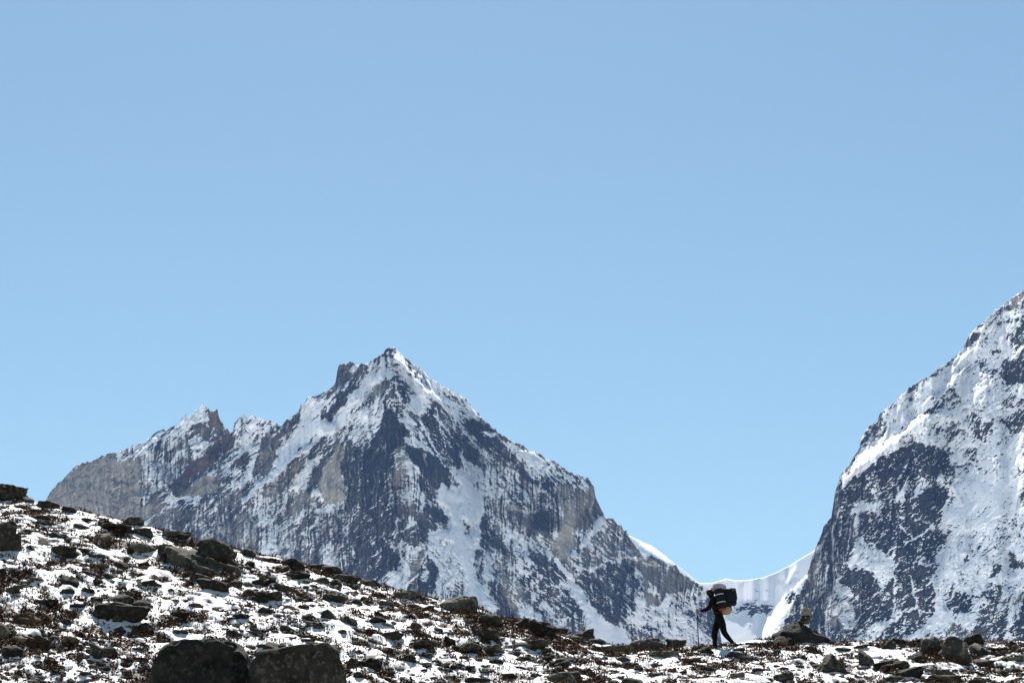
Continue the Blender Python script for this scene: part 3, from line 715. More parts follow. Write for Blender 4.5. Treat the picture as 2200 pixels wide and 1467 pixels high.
A('N', [(870, 700), (1000, 780), (1040, 880), (870, 900)], S=.85); A('N', [(860, 920), (1000, 930), (1080, 1000), (1060, 1120), (1130, 1250), (960, 1290), (870, 1130), (810, 1110)], S=.6, T=.8)
A('N', [(780, 1150), (890, 1100), (860, 1250), (780, 1240)], S=.1, T=.75)
A('N', [(620, 1200), (860, 1240), (1000, 1300), (1050, 1467), (620, 1467)], S=.33, T=.2)
A('N', [(1050, 1360), (1230, 1280), (1521, 1150), (1521, 1230), (1300, 1360), (1200, 1467)], S=.7)
A('O', [(0, 0), (600, 0), (560, 60), (340, 200), (200, 300), (0, 340)], S=.10, T=.07)
A('O', [(220, 500), (420, 480), (540, 520), (570, 640), (590, 820), (580, 1020), (400, 1080), (100, 1090), (230, 900), (190, 650)], S=.10, T=.07)
A('O', [(400, 240), (600, 200), (700, 180), (690, 280), (560, 380), (340, 320)], S=.2, T=.1)
A('O', [(0, 880), (120, 900), (200, 1080), (0, 1180)], S=.15, T=.08)
A('O', [(0, 1200), (200, 1100), (400, 1100), (600, 1140), (450, 1230), (200, 1300), (0, 1330)], S=.26, T=.1)
A('O', [(740, 860), (850, 650), (840, 720), (780, 900), (880, 850), (960, 840), (1040, 980), (1000, 1060), (860, 1060), (720, 1000)], S=.2, T=.12)
A('O', [(870, 570), (940, 370), (960, 400), (920, 560)], 1.5, S=.05, T=.12); A('O', [(640, 150), (720, 170), (690, 290), (630, 280)], S=.12)
A('O', [(1230, 650), (1260, 490), (1370, 480), (1350, 600), (1290, 660)], S=.08); A('O', [(1460, 560), (1470, 350), (1530, 360), (1540, 460), (1800, 420), (1800, 540), (1630, 540)], S=.08)
A('O', [(1100, 900), (1150, 830), (1300, 800), (1250, 720), (1400, 740), (1430, 730), (1400, 800), (1360, 860), (1440, 900), (1420, 1100), (1440, 1300), (1380, 1467), (1150, 1400), (1000, 1280), (1100, 1050)], S=.22, T=.2)
A('O', [(640, 1280), (800, 1180), (880, 1200), (1000, 1280), (1150, 1300), (1200, 1500), (620, 1500)], S=.3, T=.42)
A('O', [(1480, 1240), (1560, 1100), (1600, 900), (1900, 880), (1900, 1467), (1540, 1467)], S=.15, T=.08)
A('O', [(1440, 880), (1630, 830), (1600, 900), (1480, 960)], S=.3, T=.75)
A('O', [(700, 700), (900, 500), (1150, 350), (1200, 650), (1060, 760), (860, 620)], 6, S=.84)
LN('O', [(0, 370), (200, 280), (340, 190), (600, 20)], 26, S=.8); LN('O', [(180, 40), (330, 180)], 18, S=.8)
LN('O', [(300, 640), (350, 900), (400, 1100)], 20, S=.9); LN('O', [(130, 640), (120, 1080)], 22, S=.85); LN('O', [(320, 830), (430, 780)], 15, S=.8); LN('O', [(560, 690), (470, 760)], 16, S=.8)
LN('O', [(100, 1090), (350, 1010), (560, 1040)], 18, S=.8); LN('O', [(560, 640), (600, 860), (600, 1000)], 34, S=.8); LN('O', [(0, 1230), (220, 1080)], 42, S=.8)
LN('O', [(250, 1400), (620, 1150), (700, 1000)], 90, S=.86)

def main_gully(PX, PY): return np.arctan2(PX - 838, PY - 640) * 6.0, np.hypot(PX - 838, PY - 640)
def right_gully(PX, PY): return (PX + .32 * (PY - 900)) / 62.0, PY
cr.ch['S'] += .045 * (cr.ch['S'] < .3)
def right_dir(PX, PY): return np.ones_like(PX), np.full_like(PX, -.45)
def right_D0(PX, PY): return 4700.0 - (PX - 2000) * 1.25
def right_rib(PX, PY): return np.zeros_like(PX)

cg = Canvas(1300, 1100, 1860, 1480, 1.6, dict(S=1.0, T=.12, R=0, K=0, L=0))
A = cg.poly; LN = cg.line
A('Q', [(560, 860), (640, 790), (760, 700), (800, 640), (930, 580), (1080, 600), (1200, 620), (1300, 590), (1440, 610), (1480, 640), (1300, 760), (1180, 740), (1100, 800), (1060, 840), (1010, 790), (990, 720), (930, 690), (860, 760), (720, 800)], S=.30, T=.1)
A('Q', [(1010, 960), (1100, 970), (1150, 1000), (1080, 1100), (1020, 1070)], S=.62)
LN('Q', [(1090, 560), (1140, 500)], 30, S=.45); LN('Q', [(960, 240), (1180, 200)], 14, S=.72); LN('Q', [(1660, 280), (1820, 200)], 18, S=.6)
LN('Q', [(960, 400), (1200, 385), (1420, 370)], 40, S=.80)
A('J', [(430, 500), (500, 440), (560, 480), (600, 540)], S=.5)
A('J', [(280, 260), (500, 350), (750, 560), (1000, 770), (760, 570), (600, 500), (450, 400)], 1.0, S=1, L=.9)
LN('Q', [(1650, 230), (1720, 110), (1790, 0)], 46, S=1, L=.8)
def glac_dir(PX, PY): return np.ones_like(PX), np.full_like(PX, -.2)
def glac_D0(PX, PY): return 7200.0 + 0 * PX

M['mountain'] = mountain_material('mountain_rock_and_snow', 0.16)
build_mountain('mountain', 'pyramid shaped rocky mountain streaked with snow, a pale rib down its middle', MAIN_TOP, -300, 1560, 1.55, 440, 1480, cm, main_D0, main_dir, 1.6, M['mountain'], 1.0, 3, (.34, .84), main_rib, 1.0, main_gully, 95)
build_mountain('mountain', 'steep snow covered mountain wall rising out of the right edge', RIGHT_TOP, 1625, 2330, 1.75, 480, 1480, cr, right_D0, right_dir, 1.3, M['mountain'], 1.0, 57, (.34, .78), right_rib, 1.0, right_gully)
build_mountain('snow_saddle', 'smooth white snow saddle between the two mountains, a dark rock band across it', GLAC_TOP, 1312, 1828, 2.2, 150, 1480, cg, glac_D0, glac_dir, .16, M['mountain'], .12, 91, (.45, 1.0), None, .8, lambda X, Y: (X / 420.0, Y))

# ------------------------------------------------------------------ ground: the hillside and the valley behind it
CREST = np.array([(-1500, 1000), (-300, 1050), (0, 1074), (50, 1078), (100, 1088), (200, 1108), (270, 1126), (330, 1142), (420, 1166), (500, 1182), (560, 1198), (640, 1213), (700, 1228),
                  (760, 1248), (820, 1264), (900, 1283), (1000, 1304), (1080, 1328), (1150, 1344), (1220, 1366), (1300, 1388), (1350, 1396), (1400, 1396), (1450, 1395), (1500, 1394),
                  (1541, 1392), (1600, 1389), (1650, 1386), (1720, 1384), (1800, 1386), (1900, 1388), (2000, 1388), (2100, 1388), (2200, 1384), (2500, 1380), (3700, 1380)], dtype=float)
_cx, _cy, _cz = at(CREST[:, 0], CREST[:, 1], 1.0)
CA, CE = _cx, _cz                                    # azimuth tangent, elevation tangent of the crest
_bx, _by, _bz = at(CREST[:, 0], CREST[:, 0] * 0 + PH, 1.0)
CB = _bz
CYC = np.interp(CREST[:, 0], [0, 600, 1000, 1400, 1560, 2200], [54.5, 53.5, 52.5, 51.5, 51.3, 51.6])
CYB = np.interp(CREST[:, 0], [0, 600, 1000, 1400, 1560, 2200], [40.5, 43.0, 45.0, 47.0, 47.6, 47.8])

HIKER_X = float(at(1556, 1390, 51.25)[0])

def lumps(x, y):
    return ((fbm(x / 3.2, y / 3.2, 3, 301) - .5) * .34 + (fbm(x / .8, y / .8, 3, 311) - .5) * .24 + (fbm(x / .22, y / .22, 2, 321) - .5) * .06)

def ground_z(x, y, lump=True):
    x = np.asarray(x, dtype=float); y = np.asarray(y, dtype=float)
    a = x / np.maximum(y, 30.0)
    ec = np.interp(a, CA, CE); eb = np.interp(a, CA, CB); Yc = np.interp(a, CA, CYC); Yb = np.interp(a, CA, CYB)
    zc = ec * Yc; zb = eb * Yb
    t = np.clip((y - Yb) / (Yc - Yb), 0, 1)
    s_end = ec + .02
    h = Yc - Yb
    m0 = (zc - zb) / h * 1.06; m1 = (zc - zb) / h * .80
    up = (2 * t ** 3 - 3 * t ** 2 + 1) * zb + (t ** 3 - 2 * t ** 2 + t) * m0 * h + (-2 * t ** 3 + 3 * t ** 2) * zc + (t ** 3 - t ** 2) * m1 * h
    # in front: a gentle rise from the photographer's feet
    tf = np.clip((y - 4.0) / (Yb - 4.0), 0, 1)
    front = -1.7 + (zb + 1.7) * (tf * .75 + .25 * tf * tf)
    front = np.where(y < 4, -1.7 + np.maximum(y - 4, -400) * .03, front)
    d = np.maximum(y - Yc, 0)
    back = zc + m1 * np.minimum(d, 1.2) - .16 * np.minimum(d, 4) ** 2 - .45 * np.maximum(d - 4, 0) * (1 - np.exp(-d / 6))
    # the valley behind: a snowfield climbing to the foot of the mountains
    floor_ = -45 + .122 * np.clip(y - 250, 0, 4900) + (fbm(x / 700, y / 700, 3, 341) - .5) * 90 * sstep(200, 1200, y)
    back = np.where(d > 0, np.maximum(back, floor_), back)
    z = np.where(y < Yb, front, np.where(y < Yc, up, back))
    if lump:
        w = sstep(10, 36, y) * (1 - sstep(70, 110, y))
        fade = 1 - .45 * np.exp(-((y - Yc) / 2.0) ** 2)
        trod = 1 - .75 * np.exp(-((x - HIKER_X) / .9) ** 2 - ((y - 51.25) / 1.2) ** 2)     # trodden flat where the hiker walks
        z = z + lumps(x, y) * w * fade * trod
    return z

def ground_hit(px, py):
    """Depth at which the line of sight through a photo pixel first meets the hillside (crest when it passes above)."""
    Y = np.arange(34.0, 58.0, .02)
    x, y, z = at(np.full_like(Y, px), np.full_like(Y, py), Y)
    g = ground_z(x, y)
    k = np.nonzero(g >= z)[0]
    if len(k): return float(Y[k[0]])
    return float(np.interp(px, CREST[:, 0], CYC))

def snow_field(x, y):
    n = fbm(x / 2.4, y / 2.0, 4, 401, .6)
    n2 = fbm(x / .55, y / .42, 3, 411)
    n3 = fbm(x / .2, y / .15, 2, 421)
    a = x / np.maximum(y, 30)
    veg = .02 + .06 * np.exp(-((a - .015) / .07) ** 2)          # more turf shows towards the middle of the slope
    return .69 - veg + (n - .5) * .7 + (n2 - .5) * 1.35 + (n3 - .5) * 1.5

ga = np.concatenate([-np.geomspace(1.6, .285, 16)[:-1], np.linspace(-.28, .28, 860), np.geomspace(.285, 1.6, 16)])
gy = np.concatenate([[-2500, -900, -300, -100, -30, 0, 5, 10, 15, 20, 25, 30, 34, 37], np.linspace(38.5, 47, 150), np.linspace(47.03, 56.5, 290), [57, 58, 60, 63, 67, 72, 80, 90, 105, 130, 170, 230, 320, 460, 700, 1100, 1800, 3000, 5000, 8000, 12000, 16000]])
GA, GY = np.meshgrid(ga, gy)
GX = GA * np.maximum(GY, 30.0)
GZ = ground_z(GX, GY)
cov = snow_field(GX, GY)
cs = sstep(.40, .62, cov)
GZ = GZ + np.where((GY > 36) & (GY < 60), (cs - .5) * .07, 0)
me = np_mesh('ground', np.stack([GX, GY, GZ], -1).reshape(-1, 3), grid_quads(len(gy), len(ga)))
far = sstep(60, 75, GY)
set_attr(me, 'cover', np.stack([np.clip(cov * (1 - far) + far * (1.05 + (fbm(GX / 90, GY / 90, 4, 431) - .5) * .8), 0, 1), far, cov * 0, cov * 0 + 1], -1).reshape(-1, 4))
tag(link('ground', me, M['ground']), 'snow dusted hillside of brown turf strewn with dark boulders', kind='structure')

# ------------------------------------------------------------------ rocks
_ICO = {}
def ico(sub):
    if sub not in _ICO:
        bm = bmesh.new(); bmesh.ops.create_icosphere(bm, subdivisions=sub, radius=1.0)
        v = np.array([p.co[:] for p in bm.verts]); f = np.array([[q.index for q in p.verts] for p in bm.faces], dtype=np.int32)
        bm.free(); _ICO[sub] = (v, f)
    return _ICO[sub]

def rock_shape(seed, kind, sub):
    """Unit rock: a few broken convex blocks grown together, with worn edges. kind: round, angular, slab, block, point, egg, wedge."""
    rs = np.random.RandomState(seed)
    v, f = ico(sub)
    def body(n, flat, extra, k, c, lo=.66, roof=None):
        nr = rs.normal(size=(n, 3)); nr[:, 2] *= flat
        nr /= np.linalg.norm(nr, axis=1)[:, None]
        dd = rs.uniform(lo, 1.0, n)
        if roof is not None:
            keep = nr[:, 2] < roof
            nr, dd = nr[keep], dd[keep]
        if extra:
            e = np.array([q[:3] for q in extra], dtype=float) + rs.normal(size=(len(extra), 3)) * .06
            e /= np.linalg.norm(e, axis=1)[:, None]
            nr = np.concatenate([nr, e]); dd = np.concatenate([dd, [q[3] * rs.uniform(.94, 1.06) for q in extra]])
        dd = np.maximum(dd + nr @ c, .12)
        dots = v @ nr.T
        q = np.where(dots > 1e-3, dd / np.maximum(dots, 1e-3), 50.0)
        return np.minimum((np.sum(q ** -k, axis=1)) ** (-1 / k), 1.6)
    z3 = np.zeros(3)
    def off(s): return np.array([rs.uniform(-s, s), rs.uniform(-s, s) * .6, rs.uniform(-s, s * .4)])
    if kind == 'egg': r = body(40, 1, None, 3.0, z3)
    elif kind == 'round': r = np.maximum(body(16, 1, None, 9, z3), body(12, 1, None, 9, off(.25), .5))
    elif kind == 'block':
        r = body(7, .5, [(1, .1, .12, .80), (-1, .05, .1, .82), (.1, -1, .12, .72), (0, 1, .1, .75), (.05, -.1, 1, .74), (-.15, .1, .9, .76), (.5, -.5, .6, .86), (-.5, -.4, .7, .84)], 22, z3, .8)
        r = np.maximum(r, body(8, .7, [(.1, -.2, 1, .5)], 18, off(.3), .6))
    elif kind == 'mono':
        r = body(6, .5, [(1, .1, .1, .84), (-1, .05, .08, .86), (.1, -1, .10, .72), (0, 1, .1, .75), (.04, -.1, 1, .78), (-.12, .1, .95, .80), (.62, -.3, .72, 1.12), (-.66, -.3, .7, 1.02), (.15, -.7, .7, 1.0)], 45, z3, .92)
    elif kind == 'slab':
        r = body(9, .4, [(.14, -.2, 1, .50), (-.22, .1, 1, .55), (0, 0, -1, .6)], 22, z3, .78)
        r = np.maximum(r, body(8, .5, [(.1, -.1, 1, .42)], 20, off(.4), .62))
        r = np.maximum(r, body(8, .6, [(-.2, -.1, 1, .46)], 20, off(.4), .55))
    elif kind == 'point':
        r = body(9, .6, [(.72, -.2, .66, .52), (-.70, -.15, .68, .50), (.1, -.85, .5, .55), (0, .8, .55, .5), (.35, -.6, .68, .56)], 24, z3, .8, .15)
        r = np.maximum(r, body(8, .5, [(.3, -.4, .8, .36)], 18, off(.35), .6, .3))
    elif kind == 'peak':
        r = body(6, .5, [(.62, -.1, .76, .50), (-.56, -.1, .80, .50), (.05, -.82, .55, .50), (0, .8, .55, .5), (.30, -.62, .70, .53), (-.3, -.62, .70, .50)], 26, z3, .8, .0)
    elif kind == 'wedge':
        r = body(8, .6, [(.34, -.16, .93, .50), (-.86, -.1, .42, .74), (.1, -.88, .42, .55), (0, .8, .5, .55), (-.3, -.4, .86, .72)], 24, z3, .8, .2)
        r = np.maximum(r, body(8, .6, [(.4, -.2, .9, .40)], 18, off(.35), .6, .3))
    else:
        r = body(10, .9, None, 22, z3, .62)
        r = np.maximum(r, body(8, .8, None, 20, off(.35), .5))
        if sub > 3: r = np.maximum(r, body(7, .8, None, 20, off(.4), .45))
    return v * r[:, None], f

def weather(p, seed, kind, size):
    """Roughen a rock at its real size: dents, chipped edges, cracks."""
    rs = np.random.RandomState(seed + 5)
    o = rs.uniform(0, 40, 3)
    c = p - p.mean(0); n = c / np.maximum(np.linalg.norm(c, axis=1), 1e-6)[:, None]
    soft = .5 if kind in ('egg', 'round', 'peak', 'mono') else 1.0
    d = (fbm3(p / (size * .42) + o, 3) - .5) * .20 * size * soft
    d = d + (fbm3(p / (size * .13) + o + 7, 3) - .5) * .085 * size * soft
    d = d + (fbm3(p / .07 + o + 3, 2) - .5) * .035
    crack = np.abs(fbm3(p / (size * .30) + o + 9, 3) - .5)
    d = d - .05 * size * np.exp(-(crack / .02) ** 2) * (kind != 'egg')
    if kind in ('slab', 'block', 'wedge'):
        t = rs.uniform(-.35, .35)
        lay = (p[:, 2] + t * p[:, 0]) / max(.12, size * .11) + (fbm3(p / size + o, 2) - .5) * 2
        d = d - .022 * size * (np.abs((lay % 1.0) - .5) < .14)
    return p + n * d[:, None] * [1, 1, .8]

M_COL = {'k': 'black_rock', 'd': 'dark', 'g': 'grey', 'b': 'brown', 't': 'tan', 'p': 'pale', 's': 'snowy'}
KINDS = {'m': 'mono', 'k': 'peak', 'r': 'round', 'a': 'angular', 's': 'slab', 'b': 'block', 'p': 'point', 'w': 'wedge', 'e': 'egg'}
WORD_COL = {'k': 'black', 'd': 'dark', 'g': 'grey', 'b': 'brown', 't': 'tan', 'p': 'pale', 's': 'snow-dusted grey'}
WORD_KIND = {'m': 'blocky', 'k': 'peaked', 'r': 'rounded', 'a': 'angular', 's': 'flat', 'b': 'blocky', 'p': 'pointed', 'w': 'slanting', 'e': 'egg-shaped'}
ROCKS = []                                          # every rock placed: photo box and words, for labels that point at neighbours

def place_rock(box, code, seed, label=None, short=None, flip=1, tilt=0.0, sunk=.28, depth=.85, group='rocks lying on the snowy slope', name=None):
    x0, y0, x1, y1 = box
    w, h = x1 - x0, y1 - y0
    cx = (x0 + x1) / 2
    sub = 5 if w > 170 else 4 if w > 48 else 3
    p, f = rock_shape(seed, KINDS[code[0]], sub)
    p = p.copy()
    if tilt:
        c, s = math.cos(R(tilt)), math.sin(R(tilt))
        p = np.stack([p[:, 0] * c + p[:, 2] * s, p[:, 1], -p[:, 0] * s + p[:, 2] * c], -1)
    p[:, 0] *= flip
    Yf = ground_hit(cx, y1 - .08 * h)
    m = Yf / FOC
    W = w * m * (1.0 if code[0] in 'mk' else 1.10); Dp = W * depth
    Yc = Yf + Dp * .42
    gx, _, ztop = at(cx, y0, Yc)
    gz = float(ground_z(gx, Yc))
    H = ztop - gz
    Hmin = h * m * .55
    if H < Hmin: H = Hmin
    if code[0] in 'pwk': sunk = max(sunk, 1.4)
    elif code[0] != 'm': sunk = max(sunk, .42)
    low, hi = p.min(0), p.max(0)
    full = H * (1 + sunk) + .06
    sc = np.array([W / (hi[0] - low[0]), Dp / (hi[1] - low[1]), full / (hi[2] - low[2])])
    p = (p - (low + hi) / 2 * [1, 1, 0] - [0, 0, hi[2]]) * sc
    p[:, 2] += full
    p = weather(p, seed, KINDS[code[0]], min(W, 1.5 * full, 2.2))
    p[:, 2] += full - p[:, 2].max()
    nm = name or ('boulder' if w >= 42 else 'stone')
    me = np_mesh(nm, p - [0, 0, full - H], None, True, f)
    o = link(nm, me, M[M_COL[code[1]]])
    o.location = (float(gx), Yc, gz)
    ROCKS.append(dict(o=o, box=box, cx=cx, cy=(y0 + y1) / 2, w=w, h=h, code=code, label=label, short=short, nm=nm, group=group))
    return o

def zr(tile, lst):
    ox, oy, k = RT[tile]
    for i, e in enumerate(lst):
        b = e[0]
        box = (ox + b[0] * k, oy + b[1] * k, ox + b[2] * k, oy + b[3] * k)
        kw = e[4] if len(e) > 4 else {}
        place_rock(box, e[1], 1000 + hash_(tile) * 100 + i, e[2] if len(e) > 2 else None, e[3] if len(e) > 3 else None, **kw)

def hash_(t): return '12345'.index(t)
RT = {'1': (0, 1000, .3184), '2': (540, 1000, .3184), '3': (1080, 1100, .2501), '4': (1440, 1200, .18198), '5': (1780, 1200, .1909)}

zr('1', [
 ((-60, 122, 180, 215), 'sd', 'dark flat slab jutting out over the crest at the top of the slope', 'jutting crest slab', dict(sunk=.1, tilt=6)),
 ((-50, 150, 125, 260), 'rg', 'rounded grey boulder under the dark jutting slab at the left edge', 'rounded boulder under the jutting slab'),
 ((145, 210, 245, 260), 'rg', 'small grey boulder on the skyline just right of the jutting slab'),
 ((255, 240, 405, 300), 'sd', 'low black boulder on the crest where the far ridge begins', 'low black crest boulder'),
 ((-90, 388, 150, 620), 'ad', 'big dark boulder cut off by the left edge of the slope', 'big dark left-edge boulder'),
 ((0, 372, 118, 425), 'sd'), ((100, 270, 182, 300), 'sd'), ((185, 288, 285, 325), 'sd'), ((225, 343, 340, 380), 'sb'), ((230, 380, 392, 417), 'sg'),
 ((500, 388, 615, 442), 'wd'), ((335, 445, 462, 500), 'ad'),
 ((628, 450, 750, 524), 'rt', 'tan and brown rounded boulder alone on the upper snow', 'tan upper boulder'),
 ((825, 345, 975, 418), 'sg', 'pale grey layered boulder on the crest against the far cliff', 'layered grey crest boulder'),
 ((660, 368, 745, 412), 'ad'), ((680, 405, 900, 472), 'sd', 'long dark slab lying below the layered grey crest boulder', 'long dark slab', dict(tilt=8)),
 ((898, 416, 1040, 500), 'rd', 'rounded lichen grey boulder just right of the long dark slab', 'rounded boulder beside the long slab'),
 ((256, 485, 330, 547), 'ap', 'pale whitish stone standing in clean snow', 'pale whitish stone'),
 ((168, 535, 245, 587), 'ad'), ((330, 545, 525, 632), 'sd', 'low dark boulder with a rough top left of the middle of the slope', 'low rough dark boulder', dict(tilt=4)),
 ((520, 555, 620, 600), 'sd'), ((860, 538, 1042, 614), 'rg', 'smooth grey boulder on snow left of the big boulder cluster', 'smooth grey boulder'),
 ((578, 605, 705, 647), 'sg'), ((1105, 445, 1290, 512), 'sg', 'flat tilted slabs of grey rock on the crest above the big cluster', 'flat tilted crest slab', dict(tilt=10)),
 ((1252, 472, 1340, 558), 'pd', 'upright black boulder at the top of the big cluster', 'upright black boulder'),
 ((1062, 532, 1240, 642), 'ag', 'dark grey boulder at the left end of the big cluster, snow at its foot', 'left boulder of the big cluster'),
 ((1340, 484, 1612, 685), 'ad', 'big black boulder at the back of the cluster on the skyline', 'big black skyline boulder', dict(depth=.7)),
 ((1120, 528, 1610, 755), 'wg', 'huge grey sloping boulder with a snow patch and a long seam', 'huge grey sloping boulder', dict(depth=.55, sunk=.2)),
 ((1608, 560, 1722, 626), 'ad', 'black boulder on the crest just right of the big cluster', 'black boulder right of the cluster'),
 ((1630, 635, 1725, 692), 'rd'), ((1283, 720, 1440, 792), 'wd'), ((1340, 763, 1550, 872), 'rd', 'rounded dark boulder downhill of the huge grey sloping boulder', 'rounded dark boulder below the cluster'),
 ((1550, 760, 1635, 838), 'ad'), ((413, 728, 535, 823), 'pd', 'angular dark boulder with a pointed top amid thin snow', 'angular pointed boulder'),
 ((752, 645, 866, 697), 'ad'), ((548, 706, 640, 747), 'rd'), ((28, 805, 152, 887), 'sd', None, None, dict(tilt=-6)), ((938, 770, 1082, 832), 'sd', None, None, dict(tilt=5)),
 ((703, 728, 790, 777), 'ag'), ((778, 803, 855, 852), 'rb'), ((403, 828, 500, 882), 'sd'), ((548, 820, 637, 882), 'ad'), ((232, 905, 400, 960), 'sd'),
 ((895, 900, 1010, 967), 'ad'), ((728, 862, 912, 947), 'rg', 'grey rounded top of the boulder pile on the middle of the slope', 'grey top of the boulder pile'),
 ((605, 880, 702, 937), 'ad'), ((640, 922, 1012, 1087), 'bd', 'wide black block at the base of the boulder pile on the slope', 'wide black block of the pile', dict(depth=.6)),
 ((755, 1010, 832, 1072), 'bd', 'small square stone leaning on the wide black block'),
 ((98, 988, 282, 1092), 'bb', 'orange brown boulder near the lower left', 'orange brown boulder'), ((280, 1008, 336, 1077), 'ab'),
 ((-45, 1063, 70, 1192), 'rt', 'tan ochre boulder cut off by the left edge', 'ochre left-edge boulder'), ((90, 1150, 182, 1212), 'at'),
 ((152, 1143, 387, 1257), 'wb', 'ridged brown boulder low on the left of the slope', 'ridged brown boulder', dict(depth=.65)),
 ((18, 1205, 167, 1312), 'wd', 'dark triangular boulder with a notch of snow', 'dark triangular boulder'), ((418, 1148, 536, 1227), 'at', 'grey and tan angular boulder beside the ridged brown one'),
 ((930, 1055, 1052, 1132), 'rd', 'black rounded boulder below the boulder pile', 'black rounded boulder'), ((763, 1085, 846, 1132), 'ad'), ((518, 1115, 577, 1157), 'rd'),
 ((623, 1198, 792, 1312), 'rd', 'rounded dark grey boulder uphill and left of the giant black boulder', 'rounded boulder left of the giant'), ((358, 1373, 427, 1428), 'rd'),
 ((293, 1308, 382, 1347), 'sd'), ((623, 1312, 722, 1368), 'ad'), ((1143, 993, 1287, 1042), 'sd'), ((1568, 998, 1682, 1052), 'ad'), ((1658, 1093, 1762, 1157), 'bg'),
 ((1163, 1110, 1272, 1152), 'sg'), ((1643, 828, 1742, 897), 'ad'), ((1700, 870, 1815, 947), 'rd'), ((780, 1312, 900, 1345), 'sd'), ((970, 1355, 1022, 1398), 'rd'), ((880, 1225, 960, 1262), 'sg'),
 ((420, 275, 520, 330), 'sd'), ((545, 355, 640, 392), 'sd'), ((880, 478, 935, 512), 'rd'), ((650, 1355, 740, 1400), 'ad'), ((100, 1372, 150, 1410), 'rd'), ((915, 1290, 1000, 1330), 'sd')])

zr('2', [
 ((35, 1205, 130, 1247), 'sd'), ((88, 1178, 267, 1280), 'pd', 'dark boulder peeking over the gap between the two giant boulders', 'boulder behind the giants'), ((325, 1163, 447, 1207), 'sg'),
 ((353, 1188, 467, 1247), 'rg'), ((468, 973, 600, 1047), 'rd', 'dark rounded boulder ringed by snow at mid slope', 'dark rounded mid-slope boulder'), ((328, 988, 432, 1062), 'ad'),
 ((588, 1008, 747, 1097), 'wg', 'slanting grey slab beside the dark rounded mid-slope boulder', 'slanting grey slab'), ((800, 1018, 912, 1082), 'ad'),
 ((18, 878, 202, 947), 'sd'), ((-5, 768, 160, 822), 'sd'), ((163, 783, 302, 862), 'wd'), ((203, 713, 387, 782), 'bd', 'blocky black boulder below the dark rocks of the skyline', 'blocky black boulder'),
 ((163, 668, 262, 722), 'ag'), ((58, 618, 187, 660), 'sd'), ((208, 633, 357, 702), 'sd', 'long dark boulder on the skyline above the blocky black boulder', 'long skyline boulder'), ((365, 658, 512, 707), 'sd'),
 ((488, 670, 622, 747), 'ad', 'dark angular boulder standing on the skyline with a flat right side', 'angular skyline boulder'), ((563, 728, 732, 807), 'sg', None, None, dict(tilt=8)),
 ((725, 764, 862, 822), 'sg', 'flat grey slab at the end of the row of skyline rocks', 'flat grey skyline slab', dict(tilt=5)), ((418, 753, 532, 807), 'ad'), ((520, 763, 607, 827), 'ad'), ((468, 863, 642, 937), 'sd'),
 ((668, 898, 747, 947), 'ad'), ((958, 836, 1112, 922), 'bg', 'dark grey boulder on the crest with a flat lit top', 'flat-topped crest boulder'),
 ((1278, 876, 1518, 1008), 'rg', 'large rounded boulder standing on the crest below the snow gully', 'large rounded crest boulder', dict(depth=.7)), ((1153, 943, 1232, 987), 'ad'),
 ((828, 973, 902, 1027), 'wd'), ((1513, 998, 1692, 1092), 'ag', 'jumbled grey boulder just right of the large rounded crest boulder', 'jumbled grey boulder'),
 ((1488, 1108, 1672, 1197), 'sd', None, None, dict(tilt=-3)), ((1558, 1093, 1632, 1147), 'ad'), ((1343, 1188, 1552, 1278), 'rd', 'dark rounded boulder in brown shrubs at mid slope', 'dark boulder in the shrubs'),
 ((1553, 1213, 1707, 1292), 'rg', 'rounded grey boulder right of the dark boulder in the shrubs', 'rounded grey shrub boulder'), ((1298, 1148, 1377, 1217), 'ad'), ((1063, 1178, 1242, 1257), 'sd'),
 ((878, 1113, 1027, 1192), 'sg', 'layered flat grey slab in the middle of the slope', 'layered flat slab'), ((1103, 1128, 1217, 1172), 'sd'), ((718, 1293, 877, 1380), 'bd', 'dark grey boulder right of the tan-flecked giant boulder', 'boulder right of the giants'),
 ((648, 1293, 722, 1372), 'ad'), ((1018, 1268, 1117, 1342), 'rg'), ((853, 913, 952, 957), 'ss'), ((418, 1058, 492, 1117), 'ag'), ((1448, 1005, 1532, 1032), 'sg'), ((1428, 1425, 1602, 1480), 'sd'), ((345, 1065, 415, 1105), 'ad'),
 ((895, 1065, 970, 1100), 'ag'), ((1225, 1090, 1290, 1130), 'ad'), ((920, 1150, 1010, 1185), 'sg')])

place_rock((332, 1376, 556, 1545), 'mk', 2101, 'giant black boulder with a flat top at the bottom, left of its tan-flecked twin', 'giant black boulder', depth=.55, sunk=.1)
place_rock((543, 1384, 750, 1550), 'md', 2202, 'giant dark boulder flecked with tan lichen at the bottom, right of its black twin', 'giant tan-flecked boulder', flip=-1, depth=.5, sunk=.1, tilt=5)

